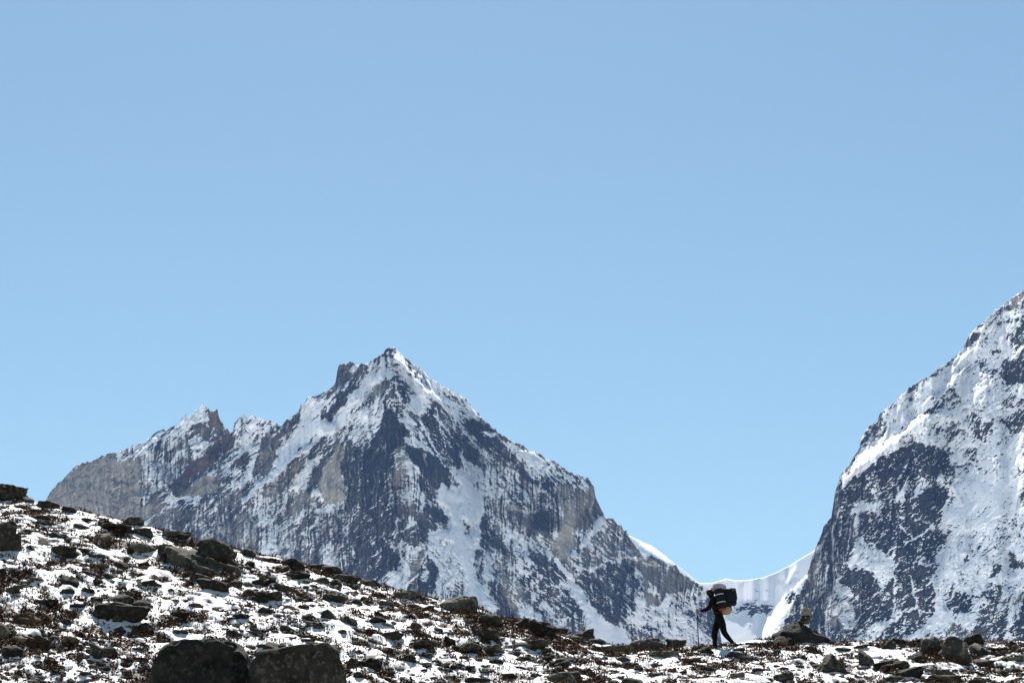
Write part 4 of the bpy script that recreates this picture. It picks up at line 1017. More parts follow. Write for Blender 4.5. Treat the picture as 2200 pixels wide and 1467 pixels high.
zr('3', [
 ((60, 908, 235, 1002), 'wd', 'peaked dark boulder at the head of the long crest outcrop', 'peaked outcrop boulder', dict(flip=-1)), ((215, 933, 457, 1072), 'sd', 'long dark boulder sloping down along the crest', 'long crest outcrop', dict(tilt=14)),
 ((400, 985, 562, 1057), 'sd'), ((545, 988, 807, 1092), 'wd', 'dark boulder on the crest with a small pale stone on top', 'stone-topped boulder', dict(flip=-1)), ((513, 1048, 702, 1117), 'rg', 'rounded grey boulder below the stone-topped boulder on the crest', 'rounded boulder below the stone-topped one'),
 ((688, 1088, 877, 1132), 'sg'), ((103, 1098, 397, 1207), 'rg', 'broad rounded grey boulder below the long crest outcrop', 'broad rounded grey boulder', dict(depth=.6)),
 ((698, 1138, 1102, 1228), 'sg', 'broad flat grey slab with a dark overhung edge near the crest', 'broad flat slab', dict(tilt=5, depth=.4)),
 ((1088, 1073, 1402, 1202), 'sg', 'large layered grey boulder on the crest left of the hiker', 'large layered boulder', dict(depth=.5)), ((1393, 1093, 1572, 1172), 'sg', 'low layered grey rock between the large layered boulder and the hiker', 'low layered rock'),
 ((1243, 1193, 1512, 1268), 'sg', 'tilted layered slab downhill of the large layered boulder', 'tilted layered slab', dict(tilt=-6)), ((428, 1243, 572, 1352), 'ad', 'dark upright boulder in the middle of the shrubs below the crest', 'dark upright boulder'),
 ((310, 1355, 650, 1480), 'wg', 'dark grey ridged boulder at the bottom of the slope below the upright one', 'ridged bottom boulder', dict(flip=-1, depth=.55)), ((228, 1383, 292, 1432), 'ad'), ((108, 1243, 237, 1292), 'sd'), ((898, 1343, 987, 1387), 'ad'), ((1008, 1368, 1062, 1402), 'ad'), ((968, 1408, 1047, 1447), 'sg'),
 ((1023, 1413, 1202, 1510), 'ag', 'grey boulder cut off by the bottom edge left of centre of the right slope', 'bottom-edge grey boulder'), ((898, 1438, 1022, 1510), 'rg'), ((333, 1233, 422, 1277), 'sd'), ((663, 1253, 737, 1307), 'at'), ((118, 1318, 197, 1362), 'ad')])

zr('4', [
 ((640, 1103, 842, 1197), 'rg', 'grey boulder in the snow just downhill of the hiker', 'grey boulder below the hiker'), ((728, 1048, 912, 1112), 'sd'), ((1635, 1108, 2053, 1385), 'pd', 'big black pointed boulder standing in snow below the cairn rock', 'big black pointed boulder', dict(depth=.7)),
 ((928, 993, 1082, 1037), 'sd'), ((1948, 1048, 2132, 1112), 'sd', None, None, dict(tilt=8)), ((1228, 1348, 1452, 1475), 'sd'), ((73, 1203, 157, 1242), 'ad'), ((1578, 1035, 1712, 1072), 'sd'), ((690, 1013, 892, 1047), 'sg', 'thin flat slab under the rear foot of the hiker', 'slab under the foot'), ((360, 1270, 560, 1340), 'sd'), ((790, 1150, 980, 1230), 'sd')])

zr('5', [
 ((1510, 833, 1757, 975), 'rd', 'black boulder standing alone on the right skyline', 'black right skyline boulder'), ((1028, 858, 1262, 1090), 'ag', 'grey boulder leaning on the big round dark boulder', 'leaning grey boulder'),
 ((1225, 873, 1582, 1160), 'rg', 'big round dark boulder of the right-hand pair on the crest', 'big round boulder', dict(depth=.75)), ((1585, 928, 1825, 1118), 'pd', 'pointed dark boulder right of the big round boulder', 'pointed dark boulder'),
 ((608, 903, 748, 1040), 'wd', 'upright dark stone with a flat face on the crest', 'upright flat-faced stone', dict(flip=-1)), ((668, 893, 862, 983), 'sd'), ((278, 968, 442, 1042), 'sd'), ((325, 998, 545, 1245), 'pg', 'tall grey standing stone in snow', 'tall standing stone', dict(depth=.7)),
 ((878, 1028, 1112, 1168), 'wd', 'dark slanting slab leaning left of the big round boulder', 'dark leaning slab', dict(flip=-1)), ((468, 1108, 875, 1268), 'wd', 'long dark slab slanting out of the snow right of the standing stone', 'long slanting slab', dict(flip=-1, depth=.5)),
 ((545, 1203, 1035, 1355), 'wd', 'longest dark slanting slab, downhill of the other one', 'longest slanting slab', dict(flip=-1, depth=.5)), ((638, 1298, 862, 1415), 'ad'), ((1608, 1113, 1843, 1220), 'rg', 'low grey boulder below the pointed dark boulder', 'low grey right boulder'),
 ((1078, 1238, 1368, 1335), 'sg'), ((1038, 1298, 1482, 1430), 'sg', 'wide grey rock at the bottom right, partly under snow', 'wide grey bottom rock', dict(depth=.5)), ((2078, 1078, 2240, 1195), 'sg', 'flat grey boulder cut off by the right edge', 'right-edge boulder'),
 ((1543, 1350, 1755, 1430), 'sd'), ((1818, 1008, 2032, 1062), 'sd'), ((1558, 1253, 1692, 1302), 'ss'), ((2128, 1048, 2210, 1092), 'ad'), ((78, 1000, 252, 1062), 'sd', None, None, dict(tilt=6)), ((778, 1350, 892, 1410), 'ag'),
 ((1930, 925, 2010, 965), 'rd'), ((970, 895, 1075, 945), 'sd'), ((-10, 920, 70, 975), 'sd'), ((2080, 1330, 2200, 1375), 'sd')])

# the pointed rock that carries the cairn
cairn_rock = place_rock((1652, 1335, 1802, 1390), 'kk', 2311, 'big pointed dark rock on the crest carrying the stacked cairn stones', 'cairn rock', depth=.8, sunk=.15, tilt=0)

# ------------------------------------------------------------------ cairn stones stacked on the pointed rock
def top_z(o, x, y, r):
    co = np.array([v.co[:] for v in o.data.vertices]) + np.array(o.location)
    k = np.hypot(co[:, 0] - x, co[:, 1] - y) < r
    return float(co[k, 2].max()) if k.any() else float(co[:, 2].max())

def free_stone(name, px, Y, x0, x1, z0, z1, dy, kind, mat, seed, sub=4, flip=1):
    """A stone spanning photo columns x0..x1 and heights z0..z1 (metres)."""
    p, f = rock_shape(seed, kind, sub)
    p = p.copy(); p[:, 0] *= flip
    low, hi = p.min(0), p.max(0)
    gx0, _, _ = at(x0, 1330, Y); gx1, _, _ = at(x1, 1330, Y)
    if kind == 'egg':
        t = (p[:, 2] - low[2]) / (hi[2] - low[2])
        p[:, :2] *= (1.08 - .42 * t ** 2.2)[:, None]; p[:, 2] = np.maximum(p[:, 2], low[2] * .72)
        low, hi = p.min(0), p.max(0)
    sc = np.array([(gx1 - gx0) / (hi[0] - low[0]), dy / (hi[1] - low[1]), (z1 - z0) / (hi[2] - low[2])])
    p = (p - (low + hi) / 2) * sc
    o = link(name, np_mesh(name, p, None, True, f), mat)
    o.location = ((gx0 + gx1) / 2, Y, (z0 + z1) / 2)
    return o

cY = cairn_rock.location[1]
m_px = cY / FOC
cxw = float(at(1727, 1336, cY)[0])
zb = top_z(cairn_rock, cxw, cY, .35) - .05
def cz(py): return zb + (1338 - py) * m_px            # height of a photo row above the rock's top
G_C = 'stones of the cairn'
for (n_, x0, x1, ya, yb, dy, kd, mt, sd, lab) in [
    ('cairn_stone', 1713, 1741, 1332, 1339, .26, 'slab', 'tan', 5001, 'thin tan base stone of the cairn, lowest of the stack'),
    ('cairn_stone', 1718.5, 1731, 1323.5, 1333, .20, 'block', 'dark', 5002, 'small dark stone in the cairn under the black slab'),
    ('cairn_stone', 1730, 1741, 1323, 1335, .18, 'block', 'tan', 5003, 'small tan block in the cairn beside the small dark stone'),
    ('cairn_stone', 1720, 1742.5, 1320.5, 1325, .25, 'slab', 'dark', 5004, 'thin black slab in the cairn right under the pale top stone'),
    ('cairn_stone', 1720.5, 1741.8, 1300.5, 1322, .17, 'egg', 'pale', 5005, 'pale tan egg-shaped stone set upright on top of the cairn')]:
    o = free_stone(n_, 0, cY, x0, x1, cz(yb), cz(ya), dy, kd, M[mt], sd)
    tag(o, lab, 'cairn stone', G_C)

host = [r for r in ROCKS if r['short'] == 'stone-topped boulder'][0]['o']
hx = float(at(1252.5, 1345, host.location[1])[0])
hz = top_z(host, hx, host.location[1], .10)
hm = host.location[1] / FOC
o = free_stone('stone', 0, host.location[1], 1247, 1258, hz - .02, hz + 8 * hm, .12, 'round', M['pale'], 5010)
tag(o, 'small pale stone lying on top of the crest boulder beneath the snow gully', 'stone')

# ------------------------------------------------------------------ smaller stones one can still pick out
rs = random.Random(41)
def overlaps(b):
    for r in ROCKS:
        q = r['box']
        if b[0] < q[2] + 3 and b[2] > q[0] - 3 and b[1] < q[3] + 1 and b[3] > q[1] - 2: return True
    return False
n_small = 0; tries = 0
while n_small < 88 and tries < 6000:
    tries += 1
    px = rs.uniform(4, 2196)
    top = float(np.interp(px, CREST[:, 0], CREST[:, 1]))
    py = rs.uniform(top + 6, 1462)
    if rs.random() < (.35 if px > 1300 else 0): continue
    w = rs.uniform(15, 34); h = w * rs.uniform(.38, .7)
    b = (px - w / 2, py - h, px + w / 2, py)
    if overlaps(b): continue
    if 1490 < px < 1600 and py < 1405: continue
    code = rs.choice('aarrsw') + rs.choice('dddddggbbts')
    place_rock(b, code, 7000 + n_small, depth=rs.uniform(.7, 1.1), sunk=.4)
    n_small += 1

# ------------------------------------------------------------------ labels: the unnamed rocks are told apart by the marked rock they lie nearest to
anchors = [r for r in ROCKS if r['short']]
ORD = ['nearest', 'second', 'third', 'fourth', 'fifth', 'sixth', 'seventh', 'eighth', 'ninth', 'tenth', 'eleventh', 'twelfth', 'thirteenth', 'fourteenth']
buckets = {}
for r in ROCKS:
    if r['label']: continue
    best, bd = None, 1e9
    for a in anchors:
        d = math.hypot(r['cx'] - a['cx'], 1.8 * (r['cy'] - a['cy'])) - .3 * a['w']
        if d < bd: best, bd = a, d
    dx, dy = r['cx'] - best['cx'], 2.0 * (r['cy'] - best['cy'])
    rel = ('right of' if dx > 0 else 'left of') if abs(dx) > abs(dy) else ('downhill of' if dy > 0 else 'uphill of')
    size = 'small' if r['w'] < 30 else 'middling' if r['w'] < 55 else 'big'
    buckets.setdefault((id(best), rel, size, r['code']), []).append((math.hypot(dx, dy), r, best))
for (k, rel, size, code), lst in buckets.items():
    lst.sort(key=lambda e: e[0])
    for i, (d, r, best) in enumerate(lst):
        first = '' if len(lst) == 1 else ORD[i] + ' '
        r['label'] = f"{first}{size} {WORD_COL[code[1]]} {WORD_KIND[code[0]]} {r['nm']} {rel} the {best['short']}"
for r in ROCKS:
    tag(r['o'], r['label'], 'boulder' if r['nm'] == 'boulder' else 'stone', r['group'])

# ------------------------------------------------------------------ turf shrubs and grit: nobody could count them
def in_rock(px, py):
    for r in ROCKS:
        q = r['box']
        if q[0] < px < q[2] and q[1] + 2 < py < q[3] - 1: return True
    return False
prs = np.random.RandomState(77)
cand = 60000
ca = prs.uniform(-.275, .275, cand); cy_ = prs.uniform(38.5, 54.5, cand)
cx_ = ca * cy_
sf = snow_field(cx_, cy_)
veg = fbm(cx_ / .8, cy_ / .6, 3, 511)
pr = sstep(.72, .40, sf) * (.15 + 1.0 * sstep(.42, .62, veg)) * .46 + .04
pr *= 1 + .5 * np.exp(-((ca - .03) / .10) ** 2)
pr += .06 * (ca > .06) * sstep(.5, .7, veg)
ok = prs.rand(cand) < pr
Yc_ = np.interp(ca, CA, CYC)
ok &= cy_ < Yc_ + .8
ca, cx_, cy_, sf = ca[ok], cx_[ok], cy_[ok], sf[ok]
# extra cushions round the foot of the cairn rock and some boulders
ex, ey = [], []
for px, n, wd in ((1640, 40, 22), (1690, 34, 26), (1668, 30, 30), (1960, 30, 16), (1900, 20, 20), (2170, 30, 22), (2050, 24, 20), (1420, 26, 20), (900, 26, 24), (1240, 24, 30)):
    for _ in range(n):
        q = px + prs.normal() * wd * .6
        Yq = float(np.interp(q, CREST[:, 0], CYC)) - abs(prs.normal()) * .35 - .1
        ex.append(float(at(q, 1390, Yq)[0])); ey.append(Yq)
cx_ = np.concatenate([cx_, ex]); cy_ = np.concatenate([cy_, ey])
nC = len(cx_)
big = prs.uniform(.3, 1.1, nC) ** 1.4
leaf_n = np.clip((26 * big).astype(int), 8, 44)
idx = np.repeat(np.arange(nC), leaf_n)
nL = len(idx)
th = prs.uniform(0, 2 * math.pi, nL); rr = np.sqrt(prs.rand(nL)) * (.19 * big[idx])
lx = cx_[idx] + np.cos(th) * rr * 1.15; ly = cy_[idx] + np.sin(th) * rr
hh = .02 + prs.rand(nL) * .12 * big[idx] * (1 - (rr / (.23 * big[idx])) ** 2).clip(.1)
lz = ground_z(lx, ly) + hh
ctr = np.stack([lx, ly, lz], -1)
d1 = prs.normal(size=(nL, 3)) + [0, 0, .5]; d1 /= np.linalg.norm(d1, axis=1)[:, None]
d2 = np.cross(d1, prs.normal(size=(nL, 3))); d2 /= np.linalg.norm(d2, axis=1)[:, None]
sl = prs.uniform(.018, .042, nL)[:, None]; sw = sl * prs.uniform(.35, .75, nL)[:, None]
co = np.stack([ctr - d1 * sl, ctr + d2 * sw, ctr + d1 * sl, ctr - d2 * sw], 1).reshape(-1, 3)
me = np_mesh('dwarf_shrubs', co, np.arange(nL * 4, dtype=np.int32).reshape(-1, 4), False)
hue = prs.rand(nC)[idx]
base = np.where(hue[:, None] < .55, np.array([.075, .034, .017]), np.where(hue[:, None] < .8, np.array([.034, .024, .015]), np.array([.15, .070, .026])))
base = base * prs.uniform(.55, 1.35, nL)[:, None]
set_attr(me, 'tint', np.repeat(np.concatenate([base, np.ones((nL, 1))], 1), 4, 0))
mm, nt, b = new_mat('dry_shrub_leaves'); N = NT(nt)
N.l(N.n('ShaderNodeAttribute', attribute_name='tint').outputs['Color'], b.inputs['Base Color'])
b.inputs['Roughness'].default_value = .8; b.inputs['Specular IOR Level'].default_value = .2
tag(link('dwarf_shrubs', me, mm), 'low rust brown dwarf shrubs poking through the thin snow', kind='stuff')

# grit: stones too small to pick out
nG = 15000
ga_ = prs.uniform(-.275, .275, nG); gy_ = prs.uniform(39, 54, nG)
gy_ = np.minimum(gy_, np.interp(ga_, CA, CYC) + .2); gx_ = ga_ * gy_
clump = fbm(gx_ / 2.2, gy_ / 1.8, 3, 531)
keep = prs.rand(nG) < .05 + .95 * sstep(.46, .64, clump)
gx_, gy_ = gx_[keep], gy_[keep]; nG = len(gx_)
v0, f0 = ico(1)
sz = .025 + .085 * prs.rand(nG) ** 2.2
sc3 = sz[:, None] * np.stack([prs.uniform(.8, 1.5, nG), prs.uniform(.8, 1.3, nG), prs.uniform(.45, .9, nG)], -1)
rot = prs.uniform(0, 6.28, nG)
jit = 1 + (prs.rand(nG, len(v0)) - .5) * .5
P = v0[None] * jit[..., None] * sc3[:, None]
c_, s_ = np.cos(rot)[:, None], np.sin(rot)[:, None]
P = np.stack([P[..., 0] * c_ - P[..., 1] * s_, P[..., 0] * s_ + P[..., 1] * c_, P[..., 2]], -1)
P += np.stack([gx_, gy_, ground_z(gx_, gy_) + sz * .0], -1)[:, None]
F = (f0[None] + (np.arange(nG) * len(v0))[:, None, None]).reshape(-1, 3)
me = np_mesh('grit', P.reshape(-1, 3), None, False, F)
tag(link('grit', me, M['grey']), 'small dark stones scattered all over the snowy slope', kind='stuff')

# ------------------------------------------------------------------ the hiker
M['black'] = plain_mat('black_cloth', (.004, .004, .0048), 1.0, .4, 30)
M['skin'] = plain_mat('skin', (.33, .17, .11), .6, .2, 30)
M['hair'] = plain_mat('dark_hair', (.005, .0045, .004), .6, .3, 60)
M['navy'] = plain_mat('navy_nylon', (.007, .009, .015), .8, .4, 14)
M['teal'] = plain_mat('dark_teal_nylon', (.006, .011, .015), .8, .4, 14)
M['greyc'] = plain_mat('grey_cloth', (.46, .43, .47), .85, .25, 12)
M['cream'] = plain_mat('cream_cloth', (.36, .28, .185), .85, .25, 12)
M['orange'] = plain_mat('orange_foam', (.34, .042, .016), .7, .2, 20)
M['white'] = plain_mat('white_webbing', (.72, .70, .66), .7, .1, 30)
M['pole'] = plain_mat('dark_blue_metal', (.010, .014, .040), .4, .2, 30)
M['boot'] = plain_mat('dark_leather', (.022, .019, .017), .7, .3, 30)

HY = 51.25
HU = .1363 * HY / FOC * 1.0                      # metres per unit of the enlargement the pose was read from
hx0, _, hz0 = at(1470 + 560 * .1363, 1220 + 1258 * .1363, HY)
hx0 = float(hx0); hz0 = float(hz0)
def hp(zx, zy, d=0.0): return Vector(((zx - 560) * HU, d, (1258 - zy) * HU))

def skin_mesh(name, nodes, edges, root, subdiv=2):
    bm = bmesh.new()
    ids = {k: bm.verts.new(v[0]) for k, v in nodes.items()}
    for a, b_ in edges: bm.edges.new((ids[a], ids[b_]))
    order = list(nodes.keys())
    me = bpy.data.meshes.new(name); bm.verts.index_update(); bm.to_mesh(me); bm.free()
    o = bpy.data.objects.new(name + '_tmp', me); C.objects.link(o)
    sm = o.modifiers.new('s', 'SKIN'); sm.use_smooth_shade = True; sm.branch_smoothing = .6
    for i, k in enumerate(order):
        sv = me.skin_vertices[0].data[i]; r = nodes[k][1]
        sv.radius = r if isinstance(r, tuple) else (r, r)
        sv.use_root = (k == root)
    ss = o.modifiers.new('d', 'SUBSURF'); ss.levels = subdiv; ss.render_levels = subdiv
    dg = bpy.context.evaluated_depsgraph_get()
    out = bpy.data.meshes.new_from_object(o.evaluated_get(dg))
    out.name = name
    bpy.data.objects.remove(o); bpy.data.meshes.remove(me)
    out.polygons.foreach_set('use_smooth', np.ones(len(out.polygons), dtype=bool))
    out.materials.clear()
    return out

person = empty('person', (hx0, HY, hz0))
tag(person, 'hiker in black clothes walking along the crest under a huge load, pole in hand', 'person')
nd = {
 'pelvis': (hp(578, 775), (.125, .15)), 'waist': (hp(560, 690), (.115, .14)), 'chest': (hp(525, 575), (.125, .17)), 'upper': (hp(488, 490), (.105, .16)), 'neck': (hp(455, 440), .062),
 'skull': (hp(436, 395), .088), 'crown': (hp(440, 362), .082), 'face': (hp(408, 400), .058), 'nose': (hp(384, 398), .016), 'chin': (hp(405, 432), .032),
 'sL': (hp(460, 505, -.185), .074), 'aL': (hp(428, 585, -.20), .068), 'eL': (hp(392, 650, -.20), .057), 'fL': (hp(325, 678, -.18), .053), 'wL': (hp(256, 690, -.16), .036),
 'sR': (hp(475, 500, .185), .073), 'aR': (hp(500, 580, .21), .062), 'eR': (hp(510, 640, .21), .052), 'fR': (hp(490, 595, .17), .046), 'wR': (hp(475, 555, .13), .030),
 'hR': (hp(550, 815, .085), (.095, .095)), 'tR': (hp(522, 905, .095), .104), 'kR': (hp(488, 1005, .10), .081), 'cR': (hp(497, 1085, .10), .076), 'mR': (hp(490, 1160, .10), .060), 'nR': (hp(485, 1222, .10), .051), 'bR': (hp(487, 1243, .10), .049),
 'hL': (hp(600, 815, -.085), (.098, .098)), 'tL': (hp(612, 910, -.095), .104), 'kL': (hp(622, 1010, -.10), .083), 'cL': (hp(668, 1075, -.10), .076), 'mL': (hp(722, 1140, -.10), .059), 'nL': (hp(774, 1196, -.10), .048)}
ed = [('pelvis', 'waist'), ('waist', 'chest'), ('chest', 'upper'), ('upper', 'neck'), ('neck', 'skull'), ('skull', 'crown'), ('skull', 'face'), ('face', 'nose'), ('face', 'chin'),
      ('upper', 'sL'), ('sL', 'aL'), ('aL', 'eL'), ('eL', 'fL'), ('fL', 'wL'), ('upper', 'sR'), ('sR', 'aR'), ('aR', 'eR'), ('eR', 'fR'), ('fR', 'wR'),
      ('pelvis', 'hR'), ('hR', 'tR'), ('tR', 'kR'), ('kR', 'cR'), ('cR', 'mR'), ('mR', 'nR'), ('nR', 'bR'), ('pelvis', 'hL'), ('hL', 'tL'), ('tL', 'kL'), ('kL', 'cL'), ('cL', 'mL'), ('mL', 'nL')]
body = skin_mesh('body', nd, ed, 'pelvis')
bo = link('body', body, M['black'], person)
# the face is skin, the rest is dark cloth
body.materials.append(M['skin'])
fc = hp(398, 405)
for pl in body.polygons:
    c = pl.center
    if c.x < hp(415, 0).x and abs(c.z - fc.z) < .075 and abs(c.y) < .06: pl.material_index = 1
for sy in (-1, 1):
    e, f = ico(2)
    link('eye', np_mesh('eye', e * .008 + np.array(hp(392, 392, sy * .027)), None, True, f), M['hair'], bo)

def ellipsoid(name, c, r, mat, parent, pw=2.0, tilt=0.0, wr=.05, seed=0, sub=4, wf=2.5):
    v, f = ico(sub)
    q = (np.abs(v) ** pw).sum(1) ** (-1 / pw)
    p = v * q[:, None]
    p = p * (1 + (fbm3(v * wf + seed * 3.1, 3) - .5) * 2 * wr)[:, None] * np.array(r)
    cs_, sn = math.cos(R(tilt)), math.sin(R(tilt))
    p = np.stack([p[:, 0] * cs_ + p[:, 2] * sn, p[:, 1], -p[:, 0] * sn + p[:, 2] * cs_], -1)
    o = link(name, np_mesh(name, p, None, True, f), mat, parent)
    o.location = c
    return o

def tube(name, pts, rad, mat, parent, seg=10, cap=True):
    pts = [Vector(p) for p in pts]; rad = rad if isinstance(rad, (list, tuple)) else [rad] * len(pts)
    co = []; q = []; prev = None
    for i, p in enumerate(pts):
        t = (pts[min(i + 1, len(pts) - 1)] - pts[max(i - 1, 0)]).normalized()
        a = prev if prev is not None else (Vector((0, 1, 0)) if abs(t.y) < .9 else Vector((1, 0, 0)))
        a = (a - t * a.dot(t)).normalized(); prev = a; b_ = t.cross(a)
        for k in range(seg):
            w = 2 * math.pi * k / seg
            co.append(p + (a * math.cos(w) + b_ * math.sin(w)) * rad[i])
    for i in range(len(pts) - 1):
        for k in range(seg):
            q.append((i * seg + k, i * seg + (k + 1) % seg, (i + 1) * seg + (k + 1) % seg, (i + 1) * seg + k))
    tr = []
    if cap:
        n = len(co); co += [pts[0], pts[-1]]
        for k in range(seg):
            tr.append((n, (k + 1) % seg, k)); tr.append((n + 1, (len(pts) - 1) * seg + k, (len(pts) - 1) * seg + (k + 1) % seg))
    return link(name, np_mesh(name, [c[:] for c in co], q, True, tr if tr else None), mat, parent)

ellipsoid('hood', hp(440, 378), (.105, .098, .105), M['hair'], bo, 2.2, -12, .03, 3)
tube('cap_brim', [hp(415, 352, -.06), hp(388, 345, -.03), hp(384, 345, .03), hp(415, 352, .06)], [.016, .016, .016, .016], M['hair'], bo, 8)
ellipsoid('collar', hp(462, 448), (.085, .10, .05), M['black'], bo, 2.2, 20, .05, 4, 3)

def boot(ank, heel, toe, name='boot'):
    n_ = {'a': (ank, .050), 'h': (heel, .042), 'm': ((Vector(heel) + Vector(toe)) / 2, .046), 't': (toe, .034)}
    return link(name, skin_mesh(name, n_, [('a', 'h'), ('h', 'm'), ('m', 't')], 'a'), M['boot'], person)
boot(hp(486, 1228, .10), hp(492, 1258, .10), hp(418, 1264, .10))
boot(hp(780, 1196, -.10), hp(832, 1230, -.10), hp(766, 1246, -.10))

# hands: palm with five separate bent fingers, the near one closed round the pole grip
def hand(c, grip, dirs, name='hand', s=1.0):
    c = Vector(c); g = Vector(grip)
    n_ = {'w': (c + Vector((.045, 0, .005)) * s, (.026, .026)), 'p': (c, (.034, .022))}
    e_ = [('w', 'p')]
    for i, (oz, ln_) in enumerate(((.028, .030), (.010, .034), (-.008, .032), (-.026, .026))):
        base_ = c + Vector((-.018, -.012, oz)) * s
        k1 = base_ + Vector((-.026, -.012, 0)) * s
        k2 = Vector((g.x - .020 * s, g.y + .008 * s, k1.z - .003))
        k3 = Vector((g.x + .004 * s, g.y + .022 * s, k1.z - .006))
        n_[f'a{i}'] = (base_, .0105 * s); n_[f'b{i}'] = (k1, .0095 * s); n_[f'c{i}'] = (k2, .0085 * s); n_[f'd{i}'] = (k3, .007 * s)
        e_ += [('p', f'a{i}'), (f'a{i}', f'b{i}'), (f'b{i}', f'c{i}'), (f'c{i}', f'd{i}')]
    n_['t0'] = (c + Vector((.004, -.022, .022)) * s, .012 * s); n_['t1'] = (c + Vector((-.022, -.030, .042)) * s, .010 * s); n_['t2'] = (Vector((g.x - .012, g.y - .016, c.z + .048 * s)), .008 * s)
    e_ += [('p', 't0'), ('t0', 't1'), ('t1', 't2')]
    return link(name, skin_mesh(name, n_, e_, 'p'), M['skin'], person)
hand(hp(228, 688, -.155), hp(208, 690, -.155), None, s=1.15)
hand(hp(468, 545, .12), hp(455, 548, .12), None)

# ------------------------------------------------------------------ trekking pole
pole = empty('trekking_pole', (hx0, HY, hz0))
tag(pole, 'dark blue trekking pole held upright in front of the hiker', 'trekking pole')
tipx, tipz = hp(219, 1262, -.155), None
gnd = float(ground_z(hx0 + tipx.x, HY + tipx.y)) - hz0
pt, pm, pb = hp(207, 655, -.155), hp(213, 950, -.155), Vector((tipx.x, tipx.y, gnd - .03))
tube('shaft', [hp(208, 700, -.155), pm], .0145, M['pole'], pole)
tube('lower_shaft', [pm, pb], .0135, M['pole'], pole)
tube('grip', [pt, pt + Vector((0, 0, -.02)), hp(208, 710, -.155)], [.014, .018, .015], M['hair'], pole)
tube('clamp', [pm + Vector((0, 0, .03)), pm + Vector((0, 0, -.03))], .014, M['hair'], pole)
tube('basket', [Vector((pb.x, pb.y, gnd + .05)), Vector((pb.x, pb.y, gnd + .06))], .035, M['hair'], pole, 14)
tube('wrist_strap', [pt, pt + Vector((.03, -.03, -.05)), pt + Vector((.05, -.03, -.09)), pt + Vector((.02, -.01, -.05))], .006, M['hair'], pole, 6)

# ------------------------------------------------------------------ the load on the hiker's back
pack = empty('backpack', (hx0, HY, hz0))
tag(pack, 'towering dark backpack with rolled mat, grey bundle on top and cream sack below', 'backpack')
mb = ellipsoid('main_bag', hp(630, 480), (.145, .19, .27), M['teal'], pack, 3.2, -11, .05, 11, 5)
ellipsoid('side_bag', hp(752, 428), (.178, .21, .19), M['navy'], pack, 3.0, -8, .10, 12, 5)
ellipsoid('lid_pouch', hp(800, 345), (.080, .15, .060), M['navy'], pack, 2.6, -20, .12, 13)
ellipsoid('lower_pouch', hp(780, 540), (.122, .15, .062), M['navy'], pack, 3.0, 12, .10, 14)
ellipsoid('lower_bag', hp(700, 590), (.12, .16, .09), M['teal'], pack, 2.8, 5, .08, 15)
ellipsoid('grey_bundle', hp(585, 288), (.175, .18, .105), M['greyc'], pack, 2.5, 6, .10, 16, 5, 3.5)
ellipsoid('grey_bundle', hp(482, 322), (.055, .12, .072), M['greyc'], pack, 2.4, -15, .10, 17)
tube('lashing_strap', [hp(505, 278, -.125), hp(507, 318, -.14)], .006, M['hair'], pack, 6)
ellipsoid('cream_sack', hp(672, 660), (.175, .17, .110), M['cream'], pack, 2.4, -8, .07, 18, 5, 3)
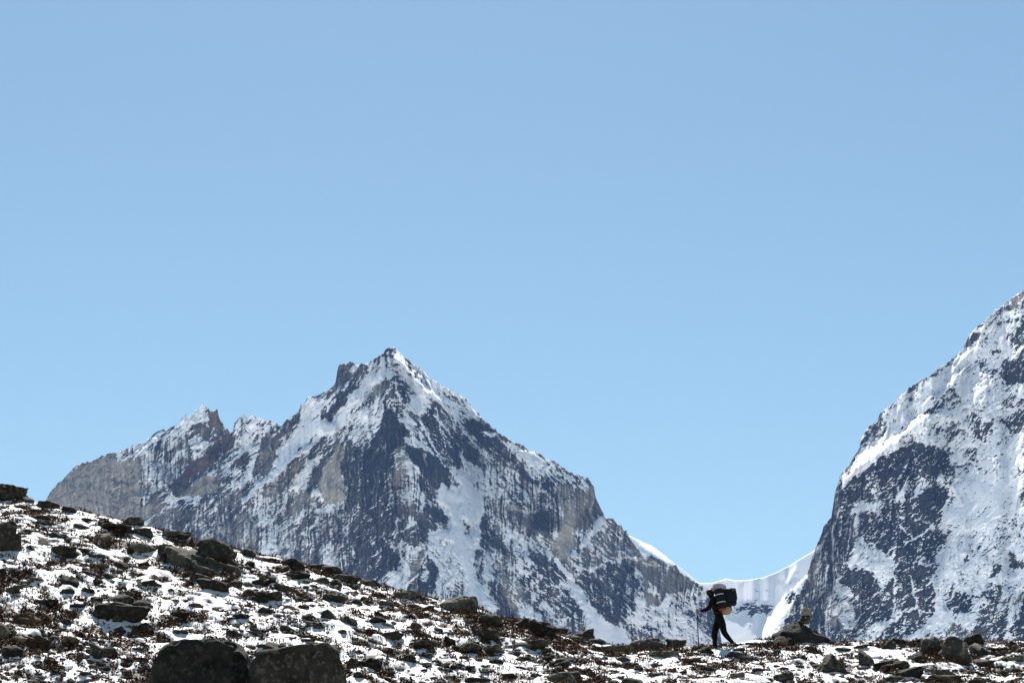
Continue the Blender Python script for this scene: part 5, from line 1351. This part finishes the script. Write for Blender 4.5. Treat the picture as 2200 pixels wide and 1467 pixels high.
# rolled sleeping mat along the near side
ra, rb = hp(548, 335, -.20), hp(610, 660, -.20)
roll = tube('sleeping_mat', [ra, ra + (rb - ra) * .02, ra + (rb - ra) * .35, ra + (rb - ra) * .7, ra + (rb - ra) * .97, rb], [.085, .108, .114, .112, .108, .09], M['navy'], pack, 28)
ax = (rb - ra).normalized()
tube('mat_end', [rb - ax * .01, rb + ax * .012, rb + ax * .03, rb + ax * .036], [.098, .097, .080, .04], M['orange'], roll, 24)
for f_ in (.30, .68):
    c0 = ra + (rb - ra) * f_
    s1 = Vector((0, 1, 0)); s1 = (s1 - ax * s1.dot(ax)).normalized(); s2 = ax.cross(s1)
    ring = [c0 + (s1 * math.cos(w) + s2 * math.sin(w)) * .1165 for w in np.linspace(0, 2 * math.pi, 33)]
    co = []
    for p in ring: co += [p - ax * .009, p + ax * .009, p * 1.0 + (p - c0).normalized() * .004 + ax * .009, p + (p - c0).normalized() * .004 - ax * .009]
    q = []
    for i in range(32):
        for k in range(4): q.append((i * 4 + k, i * 4 + (k + 1) % 4, (i + 1) * 4 + (k + 1) % 4, (i + 1) * 4 + k))
    link('mat_strap', np_mesh('mat_strap', [c[:] for c in co], q, False), M['white'], roll)
tube('buckle', [hp(628, 480, -.20), hp(640, 500, -.20)], .018, M['greyc'], pack, 8)
tube('dangling_strap', [hp(775, 565, -.12), hp(800, 600, -.13), hp(806, 640, -.12)], [.010, .010, .008], M['navy'], pack, 6)
tube('shoulder_strap', [hp(520, 470, -.15), hp(470, 455, -.17), hp(440, 520, -.18), hp(470, 600, -.17), hp(560, 650, -.15)], .020, M['hair'], pack, 8)
tube('shoulder_strap', [hp(520, 470, .15), hp(470, 455, .17), hp(440, 520, .18), hp(470, 600, .17), hp(560, 650, .15)], .020, M['hair'], pack, 8)
tube('hip_belt', [hp(600, 700, -.15), hp(540, 715, -.17), hp(480, 720, -.10), hp(470, 720, 0), hp(480, 720, .10), hp(540, 715, .17)], .022, M['hair'], pack, 8)

# ------------------------------------------------------------------ thin mountain air
hz = bpy.data.meshes.new('haze')
bm = bmesh.new(); bmesh.ops.create_cube(bm, size=1.0); bm.to_mesh(hz); bm.free()
haze = bpy.data.objects.new('haze', hz); C.objects.link(haze)
haze.scale = (60000, 24000, 3400); haze.location = (0, 6500, 1360)
hm_ = bpy.data.materials.new('mountain_air'); hm_.use_nodes = True
nt = hm_.node_tree; nt.nodes.clear()
pv = nt.nodes.new('ShaderNodeVolumePrincipled'); ho = nt.nodes.new('ShaderNodeOutputMaterial')
pv.inputs['Color'].default_value = (.27, .49, .96, 1)
pv.inputs['Density'].default_value = HAZE
pv.inputs['Anisotropy'].default_value = 0.2
nt.links.new(pv.outputs[0], ho.inputs['Volume'])
hz.materials.append(hm_)
tag(haze, 'thin bluish air between the hill and the mountains', kind='stuff')
